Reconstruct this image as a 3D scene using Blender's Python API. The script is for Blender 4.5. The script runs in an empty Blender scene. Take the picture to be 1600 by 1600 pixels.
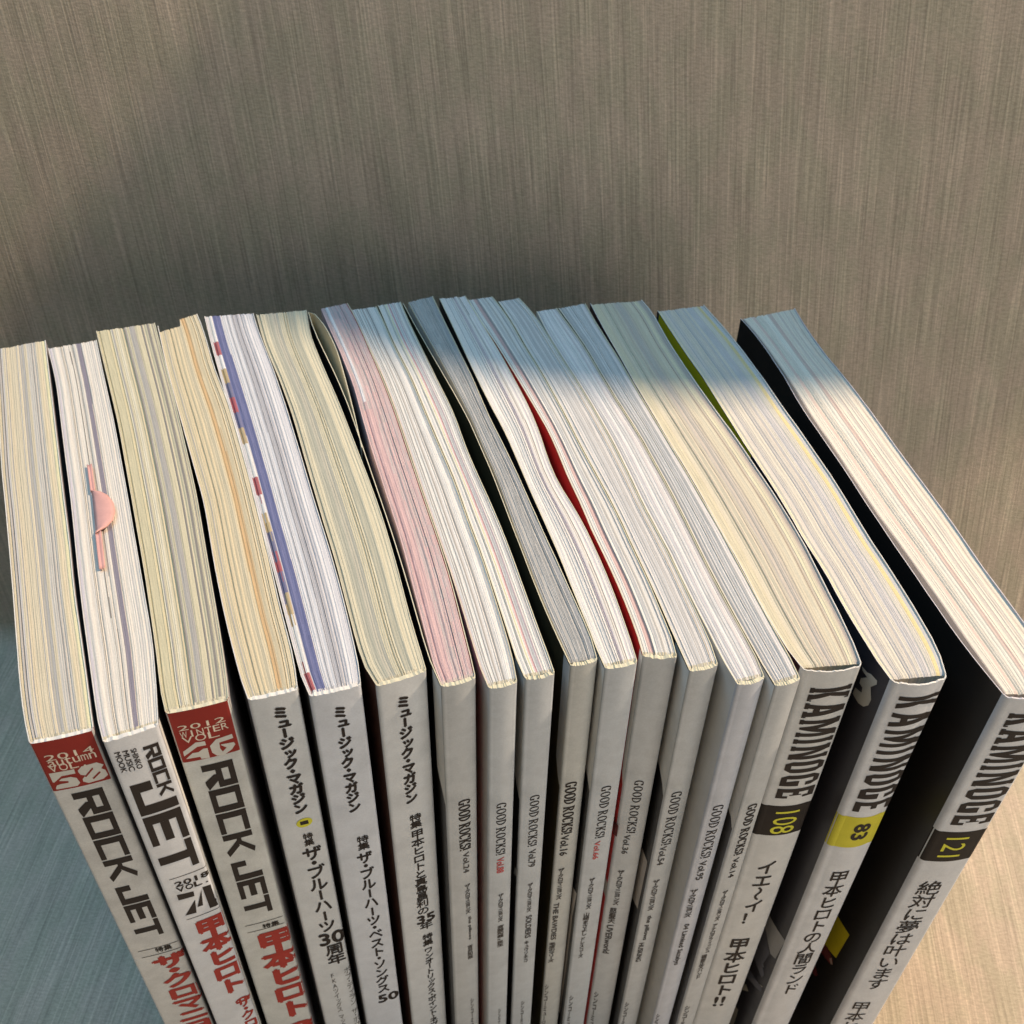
import bpy, bmesh, math, random
from mathutils import Vector, Matrix
SC = bpy.context.scene
COL = SC.collection
# ---------------------------------------------------------------- camera
cam = bpy.data.cameras.new('camera')
cam.sensor_width = 36.0
cam.lens = 36.0 * 1750.0 / 1600.0
cam.clip_start = 0.01
cam.clip_end = 50.0
cam.dof.use_dof = True
cam.dof.focus_distance = 0.265
cam.dof.aperture_fstop = 42.0
camo = bpy.data.objects.new('camera', cam)
COL.objects.link(camo)
camo.matrix_world = Matrix(((0.9997270, -0.0233632, 0.0, 0.0), (0.0160987, 0.6888765, -0.7247, 0.0),
                            (0.0169313, 0.7245022, 0.6890646, 0.402), (0, 0, 0, 1)))
SC.camera = camo
# ---------------------------------------------------------------- exposure, world, lamps
SC.view_settings.view_transform = 'Standard'
SC.view_settings.look = 'None'
SC.view_settings.exposure = 0.0
SC.view_settings.gamma = 1.0
SC.view_settings.use_curve_mapping = False
SC.render.engine = 'CYCLES'
SC.cycles.use_denoising = True
SC.cycles.max_bounces = 8
world = bpy.data.worlds.new('World')
SC.world = world
world.use_nodes = True
bg = world.node_tree.nodes['Background']
bg.inputs[0].default_value = (0.085, 0.092, 0.095, 1)
bg.inputs[1].default_value = 1.0


def area(name, loc, target, power, color, size, shape='DISK'):
    l = bpy.data.lights.new(name, 'AREA')
    l.shape = shape
    l.size = size
    l.energy = power
    l.color = color
    o = bpy.data.objects.new(name, l)
    COL.objects.link(o)
    o.location = loc
    o.rotation_euler = (Vector(target) - Vector(loc)).to_track_quat('-Z', 'Y').to_euler()
    return o


KEYDIR = Vector((0.64, 0.12, 0.82)).normalized()
KEYT = Vector((0.03, 0.21, 0.21))
area('warm_lamp', KEYT + KEYDIR * 1.7, KEYT, 42.0, (1.0, 0.765, 0.55), 0.05)
area('cool_ceiling_light', (-0.55, 0.52, 1.70), (0.0, 0.25, 0.2), 15.0, (0.33, 0.65, 0.95), 0.9, 'SQUARE')
area('room_light', (0.74, -0.58, 0.30), (0.10, 0.28, 0.22), 4.8, (1.0, 0.945, 0.86), 0.75, 'SQUARE')

# ---------------------------------------------------------------- materials
MATS = {}


def nodes_of(name):
    m = bpy.data.materials.new(name)
    m.use_nodes = True
    nt = m.node_tree
    b = nt.nodes['Principled BSDF']
    return m, nt, b


def N(nt, typ, **kw):
    n = nt.nodes.new(typ)
    for k, v in kw.items():
        setattr(n, k, v)
    return n


def print_mat(name, color, rough=0.5, dirt=0.06, scale=140.0, spec=0.35):
    """coated printed paper: colour with a little mottling and handling marks"""
    if name in MATS:
        return MATS[name]
    m, nt, b = nodes_of(name)
    tc = N(nt, 'ShaderNodeTexCoord')
    n1 = N(nt, 'ShaderNodeTexNoise')
    n1.inputs['Scale'].default_value = scale
    n1.inputs['Detail'].default_value = 6
    n1.inputs['Roughness'].default_value = 0.65
    nt.links.new(tc.outputs['Object'], n1.inputs['Vector'])
    n2 = N(nt, 'ShaderNodeTexNoise')
    n2.inputs['Scale'].default_value = 2600.0
    n2.inputs['Detail'].default_value = 2
    nt.links.new(tc.outputs['Object'], n2.inputs['Vector'])
    r1 = N(nt, 'ShaderNodeMapRange')
    r1.inputs[1].default_value = 0.35
    r1.inputs[2].default_value = 0.72
    r1.inputs[3].default_value = 1.0
    r1.inputs[4].default_value = 1.0 - dirt * 2.2
    nt.links.new(n1.outputs['Fac'], r1.inputs[0])
    r2 = N(nt, 'ShaderNodeMapRange')
    r2.inputs[1].default_value = 0.3
    r2.inputs[2].default_value = 0.7
    r2.inputs[3].default_value = 1.0 - dirt * 0.7
    r2.inputs[4].default_value = 1.0 + dirt * 0.4
    nt.links.new(n2.outputs['Fac'], r2.inputs[0])
    mu = N(nt, 'ShaderNodeMath', operation='MULTIPLY')
    nt.links.new(r1.outputs[0], mu.inputs[0])
    nt.links.new(r2.outputs[0], mu.inputs[1])
    hs = N(nt, 'ShaderNodeVectorMath', operation='SCALE')
    hs.inputs[0].default_value = color
    nt.links.new(mu.outputs[0], hs.inputs['Scale'])
    nt.links.new(hs.outputs[0], b.inputs['Base Color'])
    rr = N(nt, 'ShaderNodeMapRange')
    rr.inputs[3].default_value = rough - 0.07
    rr.inputs[4].default_value = rough + 0.1
    nt.links.new(n1.outputs['Fac'], rr.inputs[0])
    nt.links.new(rr.outputs[0], b.inputs['Roughness'])
    b.inputs['Specular IOR Level'].default_value = spec
    bp = N(nt, 'ShaderNodeBump')
    bp.inputs['Strength'].default_value = 0.12
    bp.inputs['Distance'].default_value = 0.0004
    nt.links.new(n1.outputs['Fac'], bp.inputs['Height'])
    nt.links.new(bp.outputs[0], b.inputs['Normal'])
    MATS[name] = m
    return m


def page_mat():
    """trimmed edges of many sheets: printed colour per strip, fine sheet lines and fuzz"""
    if 'page_edges' in MATS:
        return MATS['page_edges']
    m, nt, b = nodes_of('page_edges')
    at = N(nt, 'ShaderNodeVertexColor')
    at.layer_name = 'Col'
    uv = N(nt, 'ShaderNodeUVMap')
    mp = N(nt, 'ShaderNodeMapping')
    mp.inputs['Scale'].default_value = (7.0, 0.10, 1.0)
    nt.links.new(uv.outputs[0], mp.inputs[0])
    n1 = N(nt, 'ShaderNodeTexNoise')
    n1.inputs['Scale'].default_value = 1.0
    n1.inputs['Detail'].default_value = 3
    n1.inputs['Roughness'].default_value = 0.7
    nt.links.new(mp.outputs[0], n1.inputs[0])
    n2 = N(nt, 'ShaderNodeTexNoise')
    mp2 = N(nt, 'ShaderNodeMapping')
    mp2.inputs['Scale'].default_value = (4.0, 2.2, 1.0)
    nt.links.new(uv.outputs[0], mp2.inputs[0])
    nt.links.new(mp2.outputs[0], n2.inputs[0])
    n2.inputs['Scale'].default_value = 1.0
    n2.inputs['Detail'].default_value = 5
    r1 = N(nt, 'ShaderNodeMapRange')
    r1.inputs[1].default_value = 0.33
    r1.inputs[2].default_value = 0.62
    r1.inputs[3].default_value = 0.86
    r1.inputs[4].default_value = 1.05
    nt.links.new(n1.outputs['Fac'], r1.inputs[0])
    r2 = N(nt, 'ShaderNodeMapRange')
    r2.inputs[1].default_value = 0.3
    r2.inputs[2].default_value = 0.7
    r2.inputs[3].default_value = 0.9
    r2.inputs[4].default_value = 1.06
    nt.links.new(n2.outputs['Fac'], r2.inputs[0])
    r1.inputs[3].default_value = 0.83
    r1.inputs[4].default_value = 1.0
    mu = N(nt, 'ShaderNodeMath', operation='MULTIPLY')
    nt.links.new(r1.outputs[0], mu.inputs[0])
    nt.links.new(r2.outputs[0], mu.inputs[1])
    sc = N(nt, 'ShaderNodeVectorMath', operation='SCALE')
    nt.links.new(at.outputs[0], sc.inputs[0])
    nt.links.new(mu.outputs[0], sc.inputs['Scale'])
    nt.links.new(sc.outputs[0], b.inputs['Base Color'])
    b.inputs['Roughness'].default_value = 0.85
    b.inputs['Specular IOR Level'].default_value = 0.15
    bp = N(nt, 'ShaderNodeBump')
    bp.inputs['Strength'].default_value = 0.35
    bp.inputs['Distance'].default_value = 0.0002
    nt.links.new(n1.outputs['Fac'], bp.inputs['Height'])
    nt.links.new(bp.outputs[0], b.inputs['Normal'])
    MATS['page_edges'] = m
    return m


def linen_mat():
    """beige slub-weave covering on floor and wall: streaks run along local Y, fine threads across"""
    m, nt, b = nodes_of('slub_weave')
    tc = N(nt, 'ShaderNodeTexCoord')

    def noise(sx, sy, det, rough=0.5, off=0.0):
        mp = N(nt, 'ShaderNodeMapping')
        mp.inputs['Scale'].default_value = (sx, sy, 1.0)
        mp.inputs['Location'].default_value = (off, off * 0.7, 0.0)
        nt.links.new(tc.outputs['UV'], mp.inputs[0])
        n = N(nt, 'ShaderNodeTexNoise')
        n.inputs['Scale'].default_value = 1.0
        n.inputs['Detail'].default_value = det
        n.inputs['Roughness'].default_value = rough
        nt.links.new(mp.outputs[0], n.inputs[0])
        return n

    def rng(n, a, c, lo, hi):
        r = N(nt, 'ShaderNodeMapRange')
        r.inputs[1].default_value = a
        r.inputs[2].default_value = c
        r.inputs[3].default_value = lo
        r.inputs[4].default_value = hi
        nt.links.new(n.outputs['Fac'], r.inputs[0])
        return r

    light = noise(1.55, 0.024, 1, 0.4)
    dark = noise(1.45, 0.026, 1, 0.4, 37.0)
    broad = noise(0.22, 0.018, 2, 0.5, 91.0)
    thread = noise(0.45, 1.5, 2, 0.6, 11.0)
    fuzz = noise(2.6, 1.6, 3, 0.7, 53.0)
    warm = noise(0.10, 0.05, 3, 0.6, 71.0)
    ra = rng(light, 0.50, 0.68, 1.0, 1.24)
    rb = rng(dark, 0.50, 0.68, 1.0, 0.82)
    rc = rng(broad, 0.3, 0.7, 0.93, 1.07)
    rd = rng(thread, 0.35, 0.65, 0.88, 1.11)
    re = rng(fuzz, 0.3, 0.7, 0.88, 1.12)
    prev = ra
    for q in (rb, rc, rd, re):
        mu = N(nt, 'ShaderNodeMath', operation='MULTIPLY')
        nt.links.new(prev.outputs[0], mu.inputs[0])
        nt.links.new(q.outputs[0], mu.inputs[1])
        prev = mu
    mix = N(nt, 'ShaderNodeMix', data_type='RGBA')
    mix.inputs['A'].default_value = (0.500, 0.415, 0.325, 1)
    mix.inputs['B'].default_value = (0.455, 0.398, 0.300, 1)
    rw = rng(warm, 0.42, 0.58, 0.0, 1.0)
    nt.links.new(rw.outputs[0], mix.inputs['Factor'])
    sc = N(nt, 'ShaderNodeVectorMath', operation='SCALE')
    nt.links.new(mix.outputs['Result'], sc.inputs[0])
    nt.links.new(prev.outputs[0], sc.inputs['Scale'])
    nt.links.new(sc.outputs[0], b.inputs['Base Color'])
    b.inputs['Roughness'].default_value = 0.62
    b.inputs['Specular IOR Level'].default_value = 0.25
    bp = N(nt, 'ShaderNodeBump')
    bp.inputs['Strength'].default_value = 0.30
    bp.inputs['Distance'].default_value = 0.0006
    nt.links.new(prev.outputs[0], bp.inputs['Height'])
    nt.links.new(bp.outputs[0], b.inputs['Normal'])
    return m


INK = {
    'ink': (0.030, 0.024, 0.022), 'ink2': (0.085, 0.078, 0.075), 'ink3': (0.30, 0.29, 0.28),
    'red': (0.38, 0.045, 0.035), 'red2': (0.27, 0.028, 0.022), 'red3': (0.62, 0.11, 0.11), 'redpanel': (0.27, 0.028, 0.022),
    'cream': (0.74, 0.66, 0.55), 'white': (0.62, 0.61, 0.57), 'yellow': (0.66, 0.64, 0.06), 'yellowband': (0.60, 0.55, 0.05),
    'black': (0.022, 0.018, 0.017), 'artcream': (0.52, 0.49, 0.42), 'artgrey': (0.40, 0.40, 0.40), 'artslate': (0.15, 0.155, 0.185),
    'artdim': (0.12, 0.12, 0.125), 'artyellow': (0.66, 0.545, 0.02), 'artskin': (0.20, 0.045, 0.045), 'artskin2': (0.19, 0.04, 0.045), 'artnail': (0.45, 0.30, 0.24),
    'mast': (0.70, 0.70, 0.67), 'artwarm': (0.52, 0.48, 0.44), 'artblue': (0.02, 0.025, 0.12),
}


def ink(key):
    return print_mat('ink_' + key, INK[key], 0.6, 0.05, 140.0, 0.15)


# ---------------------------------------------------------------- helpers
def link(name, me, parent=None):
    o = bpy.data.objects.new(name, me)
    COL.objects.link(o)
    if parent is not None:
        o.parent = parent
    return o


def mesh(name, verts, faces, mats, midx=None, parent=None, smooth=None):
    me = bpy.data.meshes.new(name)
    me.from_pydata([tuple(v) for v in verts], [], faces)
    for m in mats:
        me.materials.append(m)
    if midx:
        for p, i in zip(me.polygons, midx):
            p.material_index = i
    if smooth:
        for p, s in zip(me.polygons, smooth):
            p.use_smooth = s
    me.update()
    return link(name, me, parent)


def lerp(a, b, t):
    return a + (b - a) * t


def V2(p):
    return Vector((p[0] * 0.001, p[1] * 0.001))


H = 0.21

# outlines (mm) of every magazine seen from above: left and right edge from the fore-edge to the spine;
# T = printing on the spine, A = printing on the covers
BOOKS = {
 1: dict(
  L=[(-151.06, 265.17), (-148.95, 259.74), (-146.83, 254.32), (-144.72, 248.89), (-142.61, 243.46), (-140.5, 238.03), (-138.42, 232.59), (-136.34, 227.15), (-134.26, 221.71), (-132.18, 216.27), (-130.03, 210.86), (-127.8, 205.48), (-125.56, 200.1), (-123.36, 194.72), (-121.16, 189.32), (-118.98, 183.92), (-116.8, 178.52), (-114.64, 173.11), (-112.48, 167.7), (-110.34, 162.29), (-108.2, 156.87), (-106.06, 151.46), (-103.89, 146.05), (-101.63, 140.68), (-99.21, 135.39), (-96.53, 130.22)],
  R=[(-137.92, 270.52), (-135.8, 265.05), (-133.67, 259.59), (-131.55, 254.12), (-129.43, 248.65), (-127.31, 243.18), (-125.19, 237.72), (-123.06, 232.25), (-120.94, 226.78), (-118.83, 221.31), (-116.71, 215.84), (-114.59, 210.38), (-112.45, 204.92), (-110.31, 199.46), (-108.16, 194.0), (-106.03, 188.54), (-103.98, 183.04), (-101.94, 177.54), (-99.85, 172.07), (-97.66, 166.63), (-95.44, 161.2), (-93.23, 155.77), (-91.03, 150.33), (-88.88, 144.88), (-86.73, 139.42), (-84.53, 133.98)],
  T=[
   ('b',[(0.0,192.77),(1.0,210.2)],'redpanel'),
   ('o','2014',0.105,0.904,205.68,203.61,'cream',0.0),
   ('o','autumn',0.128,0.901,203.79,201.46,'cream',0.0),
   ('o','VOL.',0.099,0.744,202.18,199.59,'cream',0.0),
   ('p',[(0.079,199.34),(0.479,199.26),(0.473,197.72),(0.252,197.76),(0.101,195.96),(0.08,196.08)],'white'),
   ('p',[(0.082,193.78),(0.116,194.75),(0.189,195.04),(0.309,194.97),(0.321,195.59),(0.179,196.23),(0.234,196.84),(0.379,196.86),(0.461,196.09),(0.483,194.16),(0.427,193.3),(0.089,193.4)],'white'),
   ('p',[(0.526,198.46),(0.605,199.6),(0.848,199.68),(0.94,198.32),(0.882,197.28),(0.933,196.34),(0.944,194.46),(0.854,193.56),(0.605,193.39),(0.535,194.34),(0.542,195.21),(0.609,196.22),(0.543,196.8),(0.522,198.03)],'white'),
   ('p',[(0.59,195.98),(0.756,198.38),(0.766,197.88),(0.609,195.66)],'red2'),
   ('p',[(0.694,194.75),(0.838,196.49),(0.855,196.07),(0.711,194.32)],'red2'),
   ('RJ','ROCK JET',0.269,0.78,190.79,123.0,'ink',0.0),
   ('p',[(0.164,116.7),(1.154,116.7),(1.154,116.92),(0.164,116.92)],'ink'),
   ('p',[(0.179,113.04),(1.15,113.04),(1.15,113.26),(0.179,113.26)],'ink'),
   ('h','特集',0.492,0.818,116.64,114.07,'ink',0.02),
   ('v','ザ・クロマニ|ヨンズ',0.361,1.008,112.0,69.77,'red',0.055),
  ],
  A=[
  ]),
 2: dict(
  L=[(-135.87, 266.42), (-133.46, 261.11), (-131.05, 255.8), (-128.68, 250.47), (-126.5, 245.07), (-124.41, 239.62), (-122.32, 234.18), (-120.24, 228.74), (-118.14, 223.29), (-116.03, 217.86), (-113.9, 212.43), (-111.78, 207.0), (-109.68, 201.56), (-107.64, 196.1), (-105.63, 190.63), (-103.61, 185.16), (-101.58, 179.7), (-99.5, 174.25), (-97.41, 168.81), (-95.31, 163.37), (-93.15, 157.95), (-90.98, 152.54), (-88.84, 147.12), (-86.7, 141.7), (-84.45, 136.32), (-81.88, 131.09)],
  R=[(-123.08, 271.12), (-120.89, 265.75), (-118.7, 260.38), (-116.49, 255.01), (-114.27, 249.66), (-112.05, 244.3), (-109.82, 238.94), (-107.62, 233.58), (-105.48, 228.19), (-103.37, 222.78), (-101.26, 217.38), (-99.15, 211.98), (-97.04, 206.58), (-94.95, 201.17), (-92.88, 195.75), (-90.81, 190.33), (-88.73, 184.92), (-86.66, 179.5), (-84.58, 174.09), (-82.5, 168.67), (-80.42, 163.26), (-78.43, 157.81), (-76.64, 152.29), (-74.93, 146.75), (-73.29, 141.19), (-71.68, 135.61)],
  T=[
   ('RJ','ROCK',0.611,0.897,205.05,186.57,'ink',0.0),
   ('r','SHINKO',0.395,0.499,205.57,198.44,'ink',0.02),
   ('r','MUSIC',0.251,0.355,205.65,198.41,'ink',0.02),
   ('r','MOOK',0.111,0.214,205.84,198.6,'ink',0.02),
   ('RJ','JET',0.148,0.895,193.36,155.56,'ink',0.0),
   ('p',[(0.206,152.7),(1.04,152.7),(1.04,152.92),(0.206,152.92)],'ink'),
   ('p',[(0.239,132.3),(1.083,132.3),(1.083,132.52),(0.239,132.52)],'ink'),
   ('o','2018',0.262,1.007,151.01,148.75,'ink',0.025),
   ('o','VOL.',0.26,1.01,148.43,146.17,'ink',0.025),
   ('p',[(0.237,145.21),(0.586,144.44),(0.574,142.2),(0.234,142.63)],'ink'),
   ('p',[(0.256,134.69),(0.558,140.49),(0.494,134.31)],'ink'),
   ('p',[(0.749,143.9),(0.675,136.59),(0.556,136.76)],'ink'),
   ('p',[(0.784,144.66),(0.962,144.36),(0.959,137.18),(1.064,137.12),(1.043,136.22),(0.969,136.29),(0.979,133.77),(0.793,133.97)],'ink'),
   ('v','甲本ヒロト',0.366,1.03,130.03,86.15,'red',0.055),
   ('v','（ザ・クロ|マニヨンズ）',0.64,0.986,83.73,60.66,'red',0.04),
  ],
  A=[
  ]),
 3: dict(
  L=[(-124.56, 275.66), (-122.27, 270.22), (-119.98, 264.79), (-117.69, 259.36), (-115.39, 253.92), (-113.08, 248.5), (-110.77, 243.07), (-108.47, 237.64), (-106.22, 232.19), (-104.07, 226.69), (-101.95, 221.19), (-99.83, 215.69), (-97.7, 210.18), (-95.58, 204.68), (-93.47, 199.17), (-91.36, 193.67), (-89.25, 188.16), (-87.15, 182.65), (-85.07, 177.13), (-83.05, 171.59), (-81.04, 166.04), (-79.02, 160.5), (-77.04, 154.94), (-75.17, 149.35), (-73.23, 143.78), (-70.9, 138.37)],
  R=[(-108.34, 280.68), (-106.2, 275.2), (-104.04, 269.73), (-101.85, 264.27), (-99.66, 258.8), (-97.48, 253.34), (-95.3, 247.87), (-93.17, 242.39), (-91.06, 236.9), (-88.95, 231.4), (-86.84, 225.91), (-84.76, 220.4), (-82.69, 214.9), (-80.62, 209.38), (-78.65, 203.84), (-76.76, 198.27), (-74.88, 192.69), (-73.01, 187.11), (-71.13, 181.54), (-69.24, 175.96), (-67.35, 170.39), (-65.47, 164.81), (-63.61, 159.23), (-61.81, 153.63), (-60.1, 148.0), (-58.52, 142.33)],
  T=[
   ('b',[(0.0,192.3),(1.0,210.2)],'redpanel'),
   ('o','2012',0.094,0.882,205.56,203.73,'cream',0.0),
   ('o','WINTER',0.105,0.898,203.43,201.12,'cream',0.0),
   ('o','VOL',0.103,0.733,201.54,199.2,'cream',0.0),
   ('p',[(0.081,196.36),(0.315,198.82),(0.463,198.6),(0.464,197.15),(0.322,197.22),(0.077,194.69)],'white'),
   ('p',[(0.091,193.59),(0.218,195.29),(0.316,195.23),(0.406,196.11),(0.473,195.98),(0.467,192.38),(0.331,192.64),(0.322,193.49)],'white'),
   ('p',[(0.52,196.52),(0.642,198.34),(0.908,198.75),(0.915,197.27),(0.678,196.93),(0.667,194.85),(0.695,193.45),(0.773,194.52),(0.691,195.96),(0.703,196.13),(0.907,195.74),(0.922,194.87),(0.85,193.43),(0.704,192.14),(0.589,192.53),(0.527,194.0)],'white'),
   ('RJ','ROCK JET',0.279,0.809,189.95,120.14,'ink',0.0),
   ('p',[(0.19,115.21),(1.068,115.21),(1.068,115.43),(0.19,115.43)],'ink'),
   ('p',[(0.196,111.41),(1.058,111.41),(1.058,111.63),(0.196,111.63)],'ink'),
   ('h','特集',0.525,0.862,114.03,111.65,'ink',0.02),
   ('v','甲本ヒロト|（ザ',0.349,1.092,109.42,53.81,'red',0.055),
  ],
  A=[
  ]),
 4: dict(
  L=[(-107.17, 279.04), (-105.15, 273.55), (-103.12, 268.05), (-101.09, 262.56), (-98.98, 257.09), (-96.8, 251.65), (-94.62, 246.21), (-92.43, 240.78), (-90.22, 235.35), (-88.01, 229.93), (-85.8, 224.5), (-83.58, 219.08), (-81.36, 213.66), (-79.13, 208.24), (-76.97, 202.8), (-75.05, 197.26), (-73.23, 191.69), (-71.41, 186.12), (-69.55, 180.57), (-67.6, 175.04), (-65.63, 169.52), (-63.59, 164.03), (-61.48, 158.57), (-59.31, 153.13), (-57.06, 147.72), (-54.51, 142.45)],
  R=[(-96.84, 285.96), (-94.31, 280.52), (-92.03, 274.97), (-89.89, 269.37), (-87.77, 263.76), (-85.53, 258.19), (-83.09, 252.71), (-80.6, 247.26), (-78.21, 241.76), (-76.0, 236.18), (-73.84, 230.59), (-71.72, 224.98), (-69.68, 219.34), (-67.67, 213.69), (-65.65, 208.04), (-63.65, 202.39), (-61.66, 196.73), (-59.66, 191.07), (-57.69, 185.41), (-55.77, 179.73), (-53.86, 174.04), (-51.92, 168.37), (-49.82, 162.75), (-47.75, 157.12), (-46.0, 151.39), (-44.49, 145.58)],
  T=[
   ('v','ミュージック・マガジン',0.413,0.722,206.11,163.95,'ink',0.06),
   ('p',[(0.776,159.69),(0.765,159.07),(0.734,158.49),(0.688,158.03),(0.63,157.74),(0.568,157.65),(0.508,157.77),(0.457,158.09),(0.421,158.56),(0.402,159.14),(0.404,159.77),(0.426,160.38),(0.465,160.89),(0.517,161.27),(0.577,161.46),(0.639,161.45),(0.695,161.23),(0.739,160.84),(0.767,160.31)],'yellow'),
   ('p',[(0.745,159.64),(0.736,159.17),(0.712,158.74),(0.674,158.39),(0.627,158.17),(0.575,158.09),(0.525,158.17),(0.482,158.4),(0.45,158.75),(0.433,159.18),(0.433,159.65),(0.45,160.1),(0.482,160.5),(0.525,160.78),(0.574,160.93),(0.626,160.93),(0.673,160.78),(0.711,160.49),(0.736,160.1)],'white'),
   ('p',[(0.489,160.41),(0.675,160.43),(0.684,158.76),(0.495,158.85)],'ink'),
   ('p',[(0.554,159.99),(0.631,159.98),(0.634,159.21),(0.556,159.22)],'yellow'),
   ('v','特集',0.496,0.714,154.64,148.86,'ink',0.02),
   ('v','ザ・ブルーハーツ',0.406,0.839,148.13,102.83,'ink',0.025),
   ('h','30',0.355,1.011,101.9,95.32,'ink',0.03),
   ('v','周年',0.461,0.93,94.81,82.35,'ink',0.02),
   ('v','ボブ・ディラン\u3000ザ・ボブ|・ディラン',0.818,1.002,78.35,35.44,'ink2',0.0),
   ('v','FKAツイッグス\u3000マック|・デマルコ',0.415,0.58,77.49,38.44,'ink2',0.0),
  ],
  A=[
  ]),
 5: dict(
  L=[(-94.43, 284.67), (-92.43, 279.0), (-90.43, 273.32), (-88.38, 267.67), (-86.26, 262.03), (-84.13, 256.41), (-82.0, 250.78), (-79.85, 245.16), (-77.69, 239.54), (-75.53, 233.93), (-73.39, 228.3), (-71.27, 222.67), (-69.16, 217.04), (-67.06, 211.4), (-65.02, 205.74), (-62.99, 200.07), (-60.96, 194.41), (-58.89, 188.76), (-56.82, 183.11), (-54.76, 177.46), (-52.74, 171.79), (-50.71, 166.13), (-48.65, 160.47), (-46.59, 154.82), (-44.48, 149.18), (-41.78, 143.81)],
  R=[(-79.95, 287.01), (-78.01, 281.4), (-75.91, 275.86), (-73.66, 270.38), (-71.4, 264.9), (-69.21, 259.39), (-67.1, 253.85), (-65.01, 248.31), (-62.94, 242.75), (-60.94, 237.17), (-58.95, 231.59), (-56.97, 226.0), (-55.01, 220.41), (-53.07, 214.81), (-51.13, 209.21), (-49.16, 203.61), (-47.15, 198.04), (-45.13, 192.47), (-43.14, 186.88), (-41.22, 181.27), (-39.35, 175.65), (-37.55, 170.0), (-35.83, 164.33), (-34.12, 158.66), (-32.51, 152.95), (-31.28, 147.15)],
  T=[
   ('v','ミュージック・マガジン',0.394,0.662,204.94,162.86,'ink',0.06),
   ('v','特集',0.483,0.737,151.39,144.81,'ink',0.02),
   ('v','ザ・ブルーハーツ・ベスト・ソングス',0.428,0.763,143.63,60.98,'ink',0.03),
   ('h','50',0.42,0.967,59.37,54.45,'ink',0.035),
  ],
  A=[
  ]),
 6: dict(
  L=[(-79.05, 286.35), (-77.17, 280.71), (-75.27, 275.07), (-73.19, 269.5), (-70.87, 264.02), (-68.51, 258.56), (-66.23, 253.06), (-64.05, 247.53), (-61.89, 241.99), (-59.82, 236.41), (-57.9, 230.78), (-56.0, 225.14), (-54.1, 219.5), (-52.19, 213.87), (-50.25, 208.25), (-48.31, 202.62), (-46.35, 197.01), (-44.37, 191.4), (-42.39, 185.79), (-40.5, 180.15), (-38.7, 174.48), (-36.91, 168.8), (-35.1, 163.14), (-33.25, 157.48), (-31.03, 151.97), (-27.91, 146.91)],
  R=[(-64.16, 289.41), (-62.88, 283.72), (-61.49, 278.05), (-59.63, 272.53), (-57.53, 267.08), (-55.41, 261.65), (-53.24, 256.23), (-51.05, 250.82), (-48.89, 245.41), (-46.8, 239.96), (-44.76, 234.49), (-42.72, 229.03), (-40.68, 223.56), (-38.64, 218.09), (-36.63, 212.62), (-34.68, 207.12), (-32.76, 201.61), (-30.93, 196.07), (-29.21, 190.5), (-27.51, 184.91), (-25.89, 179.31), (-24.33, 173.69), (-22.75, 168.07), (-21.05, 162.49), (-19.27, 156.94), (-17.58, 151.35)],
  T=[
   ('v','ミュージック・マガジン',0.349,0.617,204.46,161.8,'ink',0.06),
   ('v','特集',0.417,0.669,156.29,149.9,'ink',0.02),
   ('v','甲本ヒロトと真島昌利の',0.407,0.702,148.91,104.27,'ink',0.018),
   ('h','35',0.381,0.833,103.64,99.28,'ink',0.035),
   ('v','年',0.442,0.764,99.5,95.06,'ink',0.018),
   ('v','特集',0.485,0.742,91.99,84.72,'ink',0.02),
   ('v','ワンオートリックス・ポイント・ネヴ|ァー',0.494,0.729,83.39,26.99,'ink',0.025),
  ],
  A=[
  ]),
 7: dict(
  L=[(-60.18, 290.28), (-58.03, 284.66), (-55.86, 279.04), (-53.62, 273.45), (-51.41, 267.85), (-49.34, 262.2), (-47.27, 256.55), (-45.31, 250.86), (-43.66, 245.07), (-42.05, 239.27), (-40.36, 233.5), (-38.63, 227.73), (-36.84, 221.99), (-34.99, 216.26), (-33.14, 210.53), (-31.3, 204.8), (-29.46, 199.07), (-27.65, 193.32), (-25.98, 187.54), (-24.4, 181.73), (-22.82, 175.93), (-21.22, 170.12), (-19.61, 164.32), (-18.01, 158.52), (-16.37, 152.73), (-14.14, 147.14)],
  R=[(-52.19, 293.8), (-49.71, 288.28), (-47.44, 282.68), (-45.33, 277.01), (-43.24, 271.34), (-41.14, 265.67), (-39.06, 259.99), (-37.07, 254.28), (-35.12, 248.56), (-33.21, 242.82), (-31.41, 237.04), (-29.67, 231.25), (-27.92, 225.47), (-26.17, 219.68), (-24.41, 213.89), (-22.65, 208.11), (-20.87, 202.33), (-19.08, 196.55), (-17.32, 190.77), (-15.61, 184.96), (-13.97, 179.15), (-12.47, 173.29), (-11.04, 167.41), (-9.61, 161.54), (-8.18, 155.66), (-6.87, 149.76)],
  T=[
   ('GB','GOOD ROCKS!',0.368,0.757,164.77,141.01,'ink',0.0),
   ('r','Vol.24',0.481,0.682,139.85,129.61,'ink2',0.02),
   ('v','ザ・クロマニヨンズ',0.513,0.7,123.37,106.9,'ink2',0.03),
   ('r','the pillows',0.588,0.733,104.78,90.98,'ink2',0.025),
   ('v','吉井和哉',0.564,0.763,87.39,78.58,'ink2',0.025),
   ('v','シンコーミュ|ージック',0.619,0.767,51.14,29.38,'ink2',0.025),
  ],
  A=[
   ('L',[(0.4,162.69),(1.2,163.29),(2.4,165.69),(6,171.69),(6,209.6),(0.4,209.6)],'mast'),
  ]),
 8: dict(
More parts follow.
